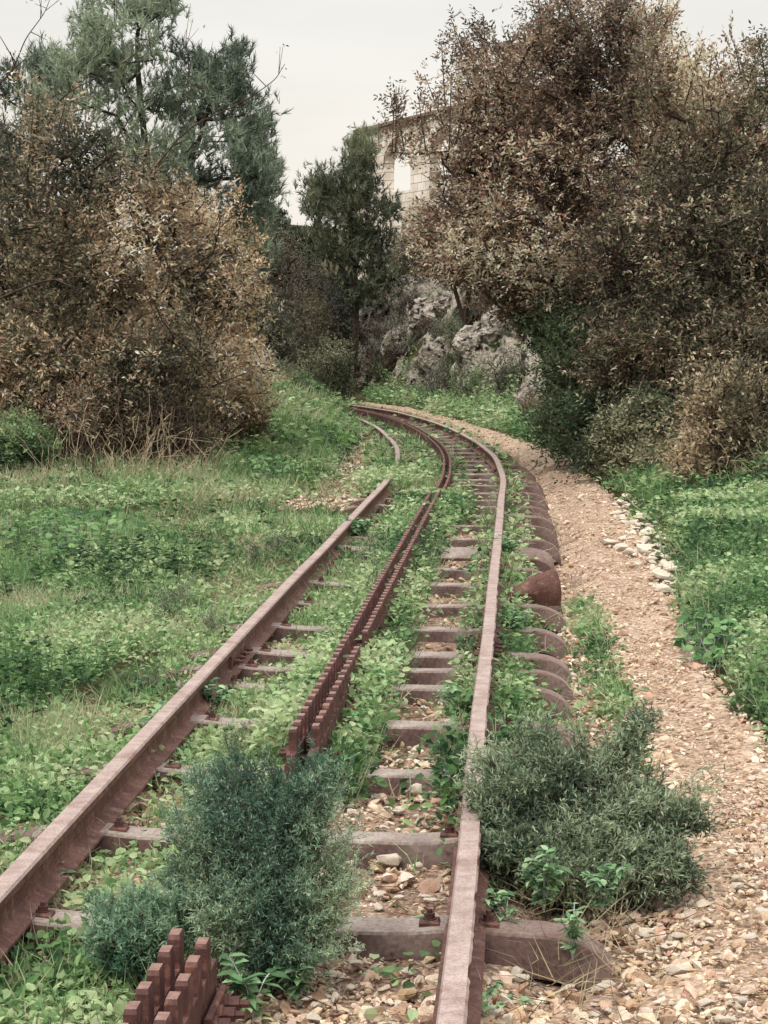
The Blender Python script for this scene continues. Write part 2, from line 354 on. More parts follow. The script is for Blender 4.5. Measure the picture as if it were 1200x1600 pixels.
# ------------------------------------------------------------------ rails
def sweep(g, prof, s0, s1, t0, z0, step=.1, mi=None, jit=None, caps=True):
    s = np.arange(s0, s1 + 1e-6, step) if s1 - s0 > step else np.array((s0, s1))
    if s[-1] < s1 - 1e-4: s = np.append(s, s1)
    c, tg, n_ = frame(s); k = len(prof); V = np.empty((len(s), k, 3))
    to = t0(s) if callable(t0) else np.full(len(s), t0); zo = z0(s) if callable(z0) else np.full(len(s), z0)
    for j, (a, b) in enumerate(prof):
        ja = jit(s, j) if jit else 0
        V[:, j, :2] = c + n_ * (to + a + ja)[:, None] if np.ndim(ja) or np.ndim(to) else c + n_ * (to + a)
        V[:, j, 2] = zo + b
    m = len(s); F = []; M = []
    for i in range(m - 1):
        for j in range(k):
            j2 = (j + 1) % k; F.append((i * k + j, i * k + j2, (i + 1) * k + j2, (i + 1) * k + j)); M.append(mi[j] if mi else 0)
    if caps: F += [tuple(range(k))[::-1], tuple((m - 1) * k + j for j in range(k))]; M += [0, 0]
    b0 = len(g.F); g.add(V, F, (.5, .5, .5)); g.M[b0:] = M
RP = [(-.05, 0), (-.05, .008), (-.012, .022), (-.0075, .035), (-.0075, .078), (-.026, .09), (-.029, .095), (-.029, .113), (-.024, .12), (.024, .12), (.029, .113), (.029, .095), (.026, .09), (.0075, .078), (.0075, .035), (.012, .022), (.05, .008), (.05, 0)]
RMI = [0, 0, 0, 0, 0, 0, 0, 1, 1, 1, 0, 0, 0, 0, 0, 0, 0, 0]
def flake(s, j):                            # worn, flaked edge of the head
    if j in (10,): return (vnoise(np.stack((s, s * 0), -1), 30, 5) - .5) * .004 + np.minimum(0, vnoise(np.stack((s, s * 0), -1), 12, 6) - .45) * .018
    return np.zeros_like(s)
def lat(amp, seed, sc_=.45): return lambda s: (vnoise(np.stack((s, s * 0), -1), sc_, seed) - .5) * amp
RZ = .05
SEND = SL[-1] - .3
def at_D(D): return float(np.interp(D, CL[:, 1][:480], SL[:480]))     # arc length where the centre line is D metres away
def rail(t0, s0, s1, label, seed, plates, side):
    root = empty('rail', (0, 0, 0)); tag(root, label, 'rail', 'rusty running rails of the track')
    g = G(); w_ = lat(.018, seed, .5)
    sweep(g, RP, s0, s1, lambda s: t0 + w_(s), lambda s: RZ + (vnoise(np.stack((s, s * 0), -1), .4, seed + 1) - .5) * .012, .02 if s0 < 10 else .1, RMI, flake if t0 > 0 else None)
    link('rail_bar', g.mesh('rail_bar'), [M_RUST, M_RAILTOP], root)
    for sp in plates:
        for sd_ in (-1, 1):
            g = G(); sweep(g, [(0, .022), (.012 * sd_, .03), (.014 * sd_, .075), (.006 * sd_, .085), (0, .085)][::(1 if sd_ < 0 else -1)], sp - .23, sp + .23, lambda s: t0 + w_(s) + sd_ * .009, RZ, .05)
            pl = link('fishplate', g.mesh('fishplate'), M_RUST, root)
            for k in range(4):
                g = G(); s_ = sp + (-.17, -.06, .06, .17)[k]; c, tg, n_ = frame(np.array([s_])); hexbolt(g, np.array((*(c[0] + n_[0] * (t0 + float(w_(np.array([s_]))[0]) + sd_ * .022)), RZ + .052)), np.array((*(n_[0] * sd_), 0)), .014, .03)
                link('bolt', g.mesh('bolt'), M_RACK, pl)
    return root
def hexbolt(g, c, ax, r, h, n=6):
    ax = ax / np.linalg.norm(ax); a = np.cross(ax, (0.3, .2, 1)); a /= np.linalg.norm(a); b = np.cross(ax, a)
    V = []; 
    for hh, rr_ in ((0, r * 1.35), (h * .2, r * 1.35), (h * .2, r), (h * .8, r), (h * .8, r * .55), (h * 1.3, r * .5)):
        V += [c + ax * hh + (a * math.cos(2 * math.pi * k / n) + b * math.sin(2 * math.pi * k / n)) * rr_ for k in range(n)]
    F = [(i * n + k, i * n + (k + 1) % n, (i + 1) * n + (k + 1) % n, (i + 1) * n + k) for i in range(5) for k in range(n)]
    F.append(tuple(5 * n + k for k in range(n)))
    g.add(V, F)
S9 = at_D(9.0)
rail(.55, 0, SEND, 'long rusty right-hand rail with a worn pale flaking head, sweeping left round the bend', 31, [S9 + .1], 1)
SBRK = at_D(19.8)
rail(-.55, 0, SBRK, 'rusty left-hand rail of the near straight, ending in weeds before the bend', 47, [S9 - .15], -1)
rail(-.55, SBRK + 1.6, SEND, 'far left-hand rail curving out of the weeds at the bend', 53, [], -1)

# ------------------------------------------------------------------ steel sleepers
def sleeper_mesh(seed=0, half=.96, cap=.27):
    rng = random.Random(seed); g = G(); ss = sorted(set([-half + i * .02 for i in range(int(2 * half / .02) + 1)] + [half]))
    V = []; k = None
    for s in ss:
        e_ = max(0, abs(s) - (half - cap)) / cap; dz = -.145 * (1 - math.sqrt(max(0, 1 - e_ ** 2.3)))
        bend = .012 * math.exp(-((abs(s) - .55) / .1) ** 2)
        w1 = .058 + .012 * sst(e_); w2 = .090 + .030 * sst(e_); d = .085
        o = [(-w2 - .014, -d), (-w2, -d), (-w1 - .005, -.007), (-w1, 0), (w1, 0), (w1 + .005, -.007), (w2, -d), (w2 + .014, -d)]
        inn = [(w2 + .014, -d - .007), (w2 - .008, -d - .007), (w1, -.018), (-w1, -.018), (-w2 + .008, -d - .007), (-w2 - .014, -d - .007)]
        pr = o + inn; k = len(pr); sx = s - math.copysign(.03 * e_ ** 3, s)
        for (a, b) in pr: V.append((sx, a, b + dz + bend + .002 * math.sin(s * 9 + seed)))
    F = []
    for i in range(len(ss) - 1):
        for j in range(k): F.append((i * k + j, (i + 1) * k + j, (i + 1) * k + (j + 1) % k, i * k + (j + 1) % k))
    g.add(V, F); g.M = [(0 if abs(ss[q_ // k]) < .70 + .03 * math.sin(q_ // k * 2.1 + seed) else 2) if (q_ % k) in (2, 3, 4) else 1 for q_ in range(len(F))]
    # closing plates of the scooped ends
    for i in (0, len(ss) - 1):
        b = [V[i * k + j] for j in (1, 2, 3, 4, 5, 6)]
        g.add(b, [tuple(range(6)) if i else tuple(range(6))[::-1]], mi=1)
    return g.mesh('sleeper_body', True)
def sst(x): x = min(max(x, 0), 1); return x * x * (3 - 2 * x)
def clip_mesh():
    g = G(); box(g, (0, 0, .009), (.05, .05, .016), bev=.005); return g.mesh('rail_clip')
def boltm():
    g = G(); hexbolt(g, np.array((0, 0, .016)), np.array((0, 0, 1.)), .013, .02); return g.mesh('bolt')
SLM = [sleeper_mesh(i) for i in range(3)]
CM, BM_ = clip_mesh(), boltm()
def auto_smooth(me, ang=35):
    # sharp edges by angle, so that the folds of the steel stay crisp
    import bmesh
    bm = bmesh.new(); bm.from_mesh(me); bmesh.ops.recalc_face_normals(bm, faces=bm.faces)
    for e_ in bm.edges:
        if len(e_.link_faces) != 2 or e_.calc_face_angle(0) > math.radians(ang): e_.smooth = False
    bm.to_mesh(me); bm.free()
for m in SLM: auto_smooth(m, 28)
ORD = ['nearest', 'second', 'third', 'fourth', 'fifth', 'sixth', 'seventh', 'eighth', 'ninth', 'tenth', 'eleventh', 'twelfth', 'thirteenth', 'fourteenth', 'fifteenth', 'sixteenth', 'seventeenth', 'eighteenth', 'nineteenth', 'twentieth']
TENS = {2: 'twenty', 3: 'thirty', 4: 'forty', 5: 'fifty'}
def ordinal(i):
    if i < 20: return ORD[i]
    t_, u_ = divmod(i + 1, 10)
    return {2: 'twentieth', 3: 'thirtieth', 4: 'fortieth', 5: 'fiftieth'}[t_] if u_ == 0 else TENS[t_] + '-' + (['first'] + ORD[1:9])[u_ - 1]
Dl = [4.93, 5.80, 6.70, 7.52, 8.40, 8.81, 9.25, 10.08, 11.06, 11.93, 12.84, 13.85, 14.75, 15.8, 16.7]
SS = [at_D(d) for d in Dl]
while SS[-1] < 47: SS.append(SS[-1] + .9 + random.uniform(-.06, .06))
SPEC = {0: 'its scooped end bare beside the right rail under the grey-green bush', 3: 'broad bare end right of the rail',
        4: 'first of three set close together', 5: 'middle of three set close together', 6: 'last of three set close together'}
def sleeper(i, s, t=0, roll=0, yaw=0, dz=0, tilt=0, label=None, lift=0):
    c, tg, n_ = frame(np.array([s])); ang = math.atan2(n_[0][1], n_[0][0])
    r = empty('sleeper', (c[0][0] + n_[0][0] * t, c[0][1] + n_[0][1] * t, RZ + .004 + dz)); r.rotation_euler = (roll, tilt, ang + yaw)
    tag(r, label, 'railway sleeper', 'steel sleepers under the track')
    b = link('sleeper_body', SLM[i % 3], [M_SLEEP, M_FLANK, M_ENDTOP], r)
    if s < 30:
        for x in (-.55, .55):
            for d in (-1, 1):
                c_ = link('rail_clip', CM, M_RACK, r); c_.location = (x + d * .072, 0, 0)
                bb = link('bolt', BM_, M_RACK, c_)
    return r
for i, s in enumerate(SS):
    if i == 11: lab = 'rusty steel sleeper rolled over toward the camera, its wide side panel facing front'
    else:
        lab = ('nearest rusty steel sleeper, ' if i == 0 else ordinal(i) + ' rusty steel sleeper from the camera, ')
        lab += SPEC.get(i, 'lying in plants and pale ballast' if s < 16 else 'its rounded end at the bend beside the path')
    sleeper(i, s, random.uniform(-.02, .03) + (.05 if 14 < s < 26 else 0), random.uniform(-.05, .05) + (.6 if i == 11 else 0), random.uniform(-.02, .02), random.uniform(-.008, .004), 0, lab)

# loose, bent sleeper end lying beside the right rail
def bent_sleeper():
    P = at(838, 950, 11.35); root = empty('bent_sleeper', (P[0], P[1], 0)); tag(root, 'torn steel sleeper end twisted up like a wedge beside the right rail', 'bent sleeper')
    sc_ = 3200 / 11.35
    prof = [(-.135, .055, -.02), (-.10, .095, -.03), (-.05, .135, -.03), (.02, .175, -.02), (.07, .215, 0), (.1, .225, .02), (.112, .19, .03), (.115, .12, .03), (.112, .07, .02)]
    F = []; V = []
    top = [(-.13, .06), (-.105, .10), (-.06, .135), (-.01, .165), (.035, .185), (.065, .200), (.09, .204), (.108, .19), (.118, .15)]
    for i, (x, z) in enumerate(top):
        k = i / (len(top) - 1)
        for (dy, f) in ((.13, .72), (.05, .95), (0, 1.0), (-.035, .86), (-.055, .55), (-.06, .40), (-.03, .10), (-.02, .0)):
            V.append((x * 1.12 * (1 + .04 * (1 - f)), dy + .02 * k, .03 + (z - .03) * f if f > .45 else (.075 + .01 * math.sin(k * 3)) * f / .40 * .9 ))
    n_ = 8
    for i in range(len(top) - 1):
        for j in range(n_ - 1): F.append((i * n_ + j, i * n_ + j + 1, (i + 1) * n_ + j + 1, (i + 1) * n_ + j))
    F.append(tuple(range(n_))[::-1]); F.append(tuple((len(top) - 1) * n_ + j for j in range(n_)))
    g = G(); g.add(V, F); me = g.mesh('bent_plate', True); auto_smooth(me, 40)
    o = link('bent_plate', me, M_RUST, root); root.rotation_euler = (0, 0, .1)
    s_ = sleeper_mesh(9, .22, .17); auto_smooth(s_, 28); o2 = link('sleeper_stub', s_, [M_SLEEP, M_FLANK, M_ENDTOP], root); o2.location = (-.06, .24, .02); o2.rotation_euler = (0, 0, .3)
bent_sleeper()

# ------------------------------------------------------------------ toothed rack between the rails
def rack(s0, s1, label, bolts, skip=()):
    root = empty('rack_rail', (0, 0, 0)); tag(root, label, 'rack rail', 'toothed rack between the rails')
    tw = .028
    for bi, t0 in enumerate((-.033, .033)):
        g = G(); parts = [(s0, s1)]
        if bi == 1:
            for a, b in skip: parts = [(s0, a), (b, s1)]
        for a, b in parts:
            sweep(g, [(-tw / 2, 0), (-tw / 2, .108), (tw / 2, .108), (tw / 2, 0)], a, b, t0, .062, .1)
            k = math.ceil(a / .12); off = .06 * bi
            while k * .12 + off + .03 < b:
                s = k * .12 + off; k += 1
                if s - .03 < a: continue
                c, tg, n_ = frame(np.array([s])); R = np.stack((np.array((*n_[0], 0)), np.array((*tg[0], 0)), np.array((0, 0, 1.))), 1)
                jz = random.uniform(-.002, .002); x, y, z0_, z1 = tw / 2 - .0012, .029, -.008, .07 + jz
                V = []
                for (yy, zz, xx) in ((y * 1.1, z0_, x), (y, z1 - .009, x), (y * .8, z1, x * .86)):
                    V += [(-xx, -yy, zz), (xx, -yy, zz), (xx, yy, zz), (-xx, yy, zz)]
                F = [(0, 1, 5, 4), (1, 2, 6, 5), (2, 3, 7, 6), (3, 0, 4, 7), (4, 5, 9, 8), (5, 6, 10, 9), (6, 7, 11, 10), (7, 4, 8, 11), (8, 9, 10, 11)]
                V = np.array(V) @ R.T + np.array((*(c[0] + n_[0] * t0), .17)); g.add(V, F); g.M[-1] = 1
        link('rack_bar', g.mesh('rack_bar'), [M_RACK, M_TOOTH], root)
    for s in SS:
        if s0 < s < s1:
            g = G(); c, tg, n_ = frame(np.array([s])); R = np.stack((np.array((*n_[0], 0)), np.array((*tg[0], 0)), np.array((0, 0, 1.))), 1)
            box(g, np.array((*c[0], .068)), (.17, .085, .03), R, .006); box(g, np.array((*c[0], .12)), (.03, .06, .08), R)
            ch = link('rack_chair', g.mesh('rack_chair'), M_RACK, root)
            if bolts:
                for dd in (-.022, .022):
                    for sd_ in (-1, 1):
                        g = G(); hexbolt(g, np.array((*(c[0] + n_[0] * sd_ * .052 + tg[0] * dd * 1.4), .115)), np.array((*(n_[0] * sd_), 0)), .017, .04)
                        link('bolt', g.mesh('bolt'), M_RACK, ch)
R1, R2 = at_D(4.75), at_D(6.62)
rack(0.3, at_D(4.24), 'nearest short run of double toothed rack, dark and rusty, in front of the feathery bush', True)
rack(R2 - .25, at_D(16.9), 'long straight run of double toothed rack climbing out of the feathery bush', True, [(at_D(8.35), at_D(8.6))])
rack(at_D(17.6), SEND, 'far run of double toothed rack curving left round the bend', False)
[o for o in bpy.data.objects if o.name == 'rack_rail.002'][0].location.z = -.055
# ------------------------------------------------------------------ leaves, stems, stones
T_LEAF = (np.array([(0, 0, 0), (.5, .45, .1), (0, 1, -.08), (-.5, .45, .1), (0, .5, 0)]), [(0, 1, 4), (1, 2, 4), (0, 4, 3), (4, 2, 3)])
T_FLAT = (np.array([(0, 0, 0), (.5, .42, .06), (0, 1, 0), (-.5, .42, .06)]), [(0, 1, 2, 3)])
T_OVAL = (np.array([(0, 0, 0), (0, .35, -.02), (0, .72, -.03), (0, 1, -.14), (-.46, .25, .05), (-.4, .65, .04), (.46, .25, .05), (.4, .65, .04)]),
          [(0, 1, 4), (1, 2, 5, 4), (2, 3, 5), (0, 6, 1), (1, 6, 7, 2), (2, 7, 3)])
T_BLADE = (np.array([(-.5, 0, 0), (.5, 0, 0), (.38, .5, .06), (-.38, .5, .06), (0, 1, -.15)]), [(0, 1, 2, 3), (3, 2, 4)])
T_NEEDLE = (np.array([(-.5, 0, 0), (.5, 0, 0), (0, 1, 0)]), [(0, 1, 2)])
def scatter(tpl, P, D, Nn, Ln, Wd, col):
    """copies of a leaf at P, long axis D, facing Nn; gives vertex, face arrays"""
    V, F = tpl; n = len(P); D = nrm(D); S = nrm(np.cross(D, Nn)); Nn = np.cross(S, D); Ln = np.broadcast_to(Ln, n); Wd = np.broadcast_to(Wd, n)
    X = (P[:, None] + S[:, None] * (V[None, :, 0, None] * Wd[:, None, None]) + D[:, None] * (V[None, :, 1, None] * Ln[:, None, None])
         + Nn[:, None] * (V[None, :, 2, None] * Ln[:, None, None])).reshape(-1, 3)
    lo = np.concatenate([np.array(f) for f in F]); tt = np.array([len(f) for f in F])
    loops = (lo[None] + (np.arange(n) * len(V))[:, None]).ravel(); tots = np.tile(tt, n)
    return X, loops, tots, np.repeat(col, len(V), 0)
def build(parts, name, mat, parent=None, smooth=False):
    Vs, Ls, Ts, Cs = [], [], [], []; o = 0
    for X, l_, t_, c_ in parts:
        Vs.append(X); Ls.append(l_ + o); Ts.append(t_); Cs.append(c_); o += len(X)
    T = np.concatenate(Ts); st = np.concatenate(([0], np.cumsum(T)[:-1]))
    return link(name, mesh_np(name, np.concatenate(Vs), np.concatenate(Ls), st, T, np.concatenate(Cs), smooth), mat, parent)
def rdir(n, rng, up=0.0):
    v = rng.normal(size=(n, 3)); v = nrm(v); v[:, 2] += up; return nrm(v)
def pal(cols, n, rng, idx=None, jit=.18):
    C = np.array([lin(c) for c in cols]); k = rng.integers(0, len(C), n) if idx is None else np.clip((idx * len(C)).astype(int), 0, len(C) - 1)
    return C[k] * (1 + rng.uniform(-jit, jit, (n, 1))) * (1 + rng.uniform(-.06, .06, (n, 3)))
def tubes(A, B, ra, rb, sides=4, col=(.5, .5, .5)):
    n = len(A); d = nrm(B - A); ref = np.where(np.abs(d[:, 2:3]) > .9, np.array([[1., 0, 0]]), np.array([[0, 0, 1.]]))
    u = nrm(np.cross(d, ref)); v = np.cross(d, u); an = np.arange(sides) * 2 * math.pi / sides
    ring = u[:, None] * np.cos(an)[None, :, None] + v[:, None] * np.sin(an)[None, :, None]
    X = np.concatenate((A[:, None] + ring * np.reshape(ra, (-1, 1, 1)), B[:, None] + ring * np.reshape(rb, (-1, 1, 1))), 1)
    F = np.array([(k, (k + 1) % sides, sides + (k + 1) % sides, sides + k) for k in range(sides)]).ravel()
    loops = (F[None] + (np.arange(n) * 2 * sides)[:, None]).ravel()
    return X.reshape(-1, 3), loops, np.full(n * sides, 4), np.tile(np.array(col), (n * 2 * sides, 1))

def blob(u, v, D, ru, rv, rd=None, n=100):
    c = at(u, v, D); k = D / FPX; return (c, np.array((ru * k, rd if rd else ru * k, rv * k)), n)
def sample_blobs(blobs, rng, shell=.45, gaps=.0, gsc=1.0, seed=0):
    out = []
    for c, r, n in blobs:
        P = rdir(n * 3, rng) * (rng.uniform(0, 1, (n * 3, 1)) ** shell)
        P *= 1 + .5 * (fbm(P * 1.7 + c, 1.0, 3, seed)[:, None] - .5) * 1.3
        P = c + P * r
        keep = fbm(P, gsc, 2, seed + 5) > gaps; P = P[keep][:n]; out.append(P)
    return np.concatenate(out)
def grow(trunks, A, rng, seg=.22, up=.15, wig=.2):
    """joins every point of A to the growing skeleton; returns nodes, parents, tips"""
    P = []; par = []
    for t in trunks:
        for i, p in enumerate(t): P.append(np.array(p, float)); par.append(-1 if i == 0 else len(P) - 2)
    base = np.mean([t[0] for t in trunks], 0); order = np.argsort(np.linalg.norm((A - base), axis=1)); nP = np.zeros((len(A) * 14 + 200, 3)); n = len(P); nP[:n] = P; par = list(par)
    depth = np.zeros(len(nP)); tips = []
    for k in order:
        a = A[k]; d = nP[:n] - a; dist = np.sqrt((d ** 2).sum(1)); cost = dist + .5 * np.maximum(d[:, 2], 0) * 1.0 + .02 * depth[:n]
        j = int(cost.argmin()); L_ = dist[j]; m = int(min(12, max(1, round(L_ / seg)))); p = nP[j].copy(); pj = j
        side = rng.normal(size=3) * wig * L_ * .35
        for q_ in range(1, m + 1):
            t = q_ / m; x = nP[j] * (1 - t) + a * t + side * math.sin(math.pi * t) + np.array((0, 0, -up * L_ * math.sin(math.pi * t) * .5))
            if n >= len(nP): break
            nP[n] = x; par.append(pj); depth[n] = depth[pj] + 1; pj = n; n += 1
        tips.append(pj)
    return nP[:n], np.array(par[:n]), np.array(tips)
def radii(par, tips, r0, ex=2.4, rmax=.2):
    n = len(par); acc = np.zeros(n); acc[tips] += r0 ** ex
    for i in range(n - 1, -1, -1):
        if acc[i] == 0: acc[i] = r0 ** ex
        if par[i] >= 0: acc[par[i]] += acc[i] * (1 if True else 0)
    return np.minimum(acc ** (1 / ex), rmax)
def skeleton_parts(P, par, R, col=(.5, .5, .5), sides=4, sel=None):
    i = np.where(par >= 0)[0]
    if sel is not None: i = i[sel[i]]
    return tubes(P[par[i]], P[i], R[par[i]] * .5 + R[i] * .5, R[i], sides, col)
def pinnate(P, tips, par, per, pairs, L_, W_, rl, cols, rng, spread=.12, tpl=T_LEAF, droop=.2, hue=None, up=.3):
    """compound leaves at the twig tips"""
    tp = np.repeat(tips, per); n = len(tp); td = nrm(P[tp] - P[np.maximum(par[tp], 0)] + 1e-6)
    O = P[tp] - td * rng.uniform(0, spread * 2, (n, 1)) + rng.normal(size=(n, 3)) * spread * .5
    D = nrm(td * .5 + rdir(n, rng) + np.array((0, 0, up))); Nn = nrm(np.array((0, 0, 1.)) + rng.normal(size=(n, 3)) * .6); S = nrm(np.cross(D, Nn)); out = []
    lp, ld, ln, li = [], [], [], []
    for k in range(pairs):
        f = (k + .6) / pairs * rl
        for sg in (-1, 1):
            lp.append(O + D * f + np.array((0, 0, -droop * f * f / rl))); ld.append(nrm(D * .7 + S * sg + rng.normal(size=(n, 3)) * .25)); ln.append(Nn + rng.normal(size=(n, 3)) * .35); li.append(np.arange(n))
    lp.append(O + D * rl); ld.append(D); ln.append(Nn); li.append(np.arange(n))
    LP, LD, LN, LI = map(np.concatenate, (lp, ld, ln, li)); m = len(LP); h = None
    big = fbm(LP, .9, 3, 77) if hue is None else hue(LP); h = np.clip((big - .5) * 2.0 + .5 + rng.normal(size=m) * .2, 0, .999)
    return scatter(tpl, LP, LD, LN, L_ * rng.uniform(.65, 1.2, m), W_ * rng.uniform(.7, 1.2, m), np.minimum(pal(cols, m, rng, h, .35) * 1.27 * np.array((1.05, .98, .95)), .75))  # wide tone jitter puts bright leaves and dark crown interior into the colour
def tree(name, label, cat, base, trunks, blobs, seed, leaf, cols, bark=M_BARK, r0=.0048, group=None, shell=.45, gaps=.0, gsc=1.0, shoots=None, seg=.25, wig=.25, parts=('trunk', 'crown'), rmax=.2, hue=None, split=.02, up=.15, extra=None, bare=0):
    rng = np.random.default_rng(seed); root = empty(name, base); tag(root, label, cat, group); B = np.array(base, float)
    A = sample_blobs(blobs, rng, shell, gaps, gsc, seed); ns = 0
    if shoots is not None: A = np.vstack((A, shoots(rng)))
    nb = 0
    if bare:
        Bq = []
        for c_, r_, n_ in blobs:
            k_ = int(n_ * bare); dq = rdir(k_, rng, .25); Bq.append(c_ + dq * r_ * rng.uniform(1.0, 1.3, (k_, 1)))
        Bq = np.concatenate(Bq); A = np.vstack((A, Bq))
    P, par, tips = grow(trunks, A, rng, seg, up, wig); R = radii(par, tips, r0, rmax=rmax)
    if bare:
        dB = np.array([np.min(((P[i] - Bq) ** 2).sum(1)) for i in tips]); keep = (dB > 1e-6) | (rng.uniform(size=len(tips)) < .35); alltips = tips; tips = tips[keep]
    a = skeleton_parts(P - B, par, R, sel=R > split); b = skeleton_parts(P - B, par, R, sides=3, sel=R <= split)
    if len(a[0]): build([a], parts[0], bark, root)
    if leaf['kind'] != 'none':
        f = leafset(P, tips, par, leaf, cols, rng, hue); f = [(x[0] - B,) + x[1:] for x in f]
        cr = build(f, parts[1], leaf.get('mat', M_LEAF), root)
    build([b], 'twigs', bark, root if leaf['kind'] == 'none' else cr)
    return root
def leafset(P, tips, par, lf, cols, rng, hue):
    k = lf['kind']
    if k == 'pinnate':
        return [pinnate(P, tips, par, lf['per'], lf['pairs'], lf['L'], lf['W'], lf['rl'], cols, rng, lf.get('spread', .12), lf.get('tpl', T_LEAF), hue=hue)]
    if k == 'single':                       # simple leaves set along the twigs
        n = lf['per']; i = np.where(par >= 0)[0]; L_ = np.linalg.norm(P[i] - P[par[i]], axis=1)
        isT = np.isin(i, tips) | (lf.get('all', False)); i = i[isT]; i = np.repeat(i, n); m = len(i); t = rng.uniform(-.2, 1.1, (m, 1))
        td = nrm(P[i] - P[par[i]] + 1e-6); O = P[par[i]] * (1 - t) + P[i] * t + rng.normal(size=(m, 3)) * lf.get('spread', .02)
        D = nrm(td * lf.get('along', .8) + rdir(m, rng) + np.array((0, 0, lf.get('up', .2)))); Nn = nrm(np.array((0, 0, 1.)) + rng.normal(size=(m, 3)) * .7)
        b = fbm(O, lf.get('hs', 1.2), 3, 71) if hue is None else hue(O); h = np.clip((b - .5) * 2.2 + .5 + rng.normal(size=m) * .22, 0, .999)
        return [scatter(lf.get('tpl', T_LEAF), O, D, Nn, lf['L'] * rng.uniform(.6, 1.25, m), lf['W'] * rng.uniform(.7, 1.2, m), pal(cols, m, rng, h))]
    if k == 'needle':                       # tufts of needles pointing up and out
        per = lf['per']; tp = np.repeat(tips, lf['tufts']); td = nrm(P[tp] - P[np.maximum(par[tp], 0)] + 1e-6)
        C = P[tp] + rng.normal(size=(len(tp), 3)) * lf['spread']; ax = nrm(td * .6 + rdir(len(tp), rng) * .8 + np.array((0, 0, .7)))
        C = np.repeat(C, per, 0); A_ = np.repeat(ax, per, 0); m = len(C); D = nrm(A_ + rng.normal(size=(m, 3)) * .42); C = C + A_ * rng.uniform(-.5, .7, (m, 1)) * lf['L']
        b = fbm(C, .8, 3, 72); h = np.clip((b - .5) * 2 + .5 + rng.normal(size=m) * .2, 0, .999)
        return [scatter(T_NEEDLE, C, D, rdir(m, rng), lf['L'] * rng.uniform(.7, 1.2, m), lf['W'], pal(cols, m, rng, h))]

def stone_variant(rng, n=16, flat=.6):
    P = nrm(rng.normal(size=(n, 3))) * rng.uniform(.8, 1.1, (n, 1)) * np.array((1, rng.uniform(.6, .9), flat * rng.uniform(.75, 1.1)))
    import bmesh
    bm = bmesh.new()
    for p in P: bm.verts.new(p)
    r = bmesh.ops.convex_hull(bm, input=bm.verts); loose = [v for v in bm.verts if not v.link_faces]
    for v in loose: bm.verts.remove(v)
    bm.verts.index_update(); V = np.array([v.co[:] for v in bm.verts]); F = [tuple(v.index for v in f.verts) for f in bm.faces]; bm.free()
    return V, F
SV = [stone_variant(np.random.default_rng(i), 15, .62) for i in range(8)]
def stones(P, size, rng, cols, sink=.25):
    out = []; kind = rng.integers(0, len(SV), len(P)); C = pal(cols, len(P), rng, jit=.2)
    for k, (V, F) in enumerate(SV):
        i = np.where(kind == k)[0]; n = len(i)
        if not n: continue
        a = rng.uniform(0, 6.28, n); ca, sa = np.cos(a), np.sin(a); s = size[i]; tl = rng.normal(size=(n, 2)) * .25
        x = V[None, :, 0] * ca[:, None] - V[None, :, 1] * sa[:, None]; y = V[None, :, 0] * sa[:, None] + V[None, :, 1] * ca[:, None]; z = V[None, :, 2] + x * tl[:, :1] + y * tl[:, 1:]
        X = np.stack((x, y, z), -1) * s[:, None, None] + P[i][:, None]; X[:, :, 2] += (s * (.55 - sink))[:, None] * .6
        lo = np.concatenate([np.array(f) for f in F]); tt = np.array([len(f) for f in F])
        out.append((X.reshape(-1, 3), (lo[None] + (np.arange(n) * len(V))[:, None]).ravel(), np.tile(tt, n), np.repeat(C[i], len(V), 0)))
    return out
def zat(P): return Hh(P[:, 0], P[:, 1])
def ground_pts(n, Dmin, Dmax, rng, umin=-60, umax=1260, power=2.0):
    """world ground points, spread so that their density falls with distance from where one walks"""
    r = rng.uniform(0, 1, n); a, b = Dmin ** (1 - power + 1), Dmax ** (1 - power + 1)
    y = (Dmin ** (2 - power) + r * (Dmax ** (2 - power) - Dmin ** (2 - power))) ** (1 / (2 - power)) if power != 2 else Dmin * (Dmax / Dmin) ** r
    u = rng.uniform(umin, umax, n); x = (u - 600) / FPX * y
    return np.stack((x, y, np.zeros(n)), 1)

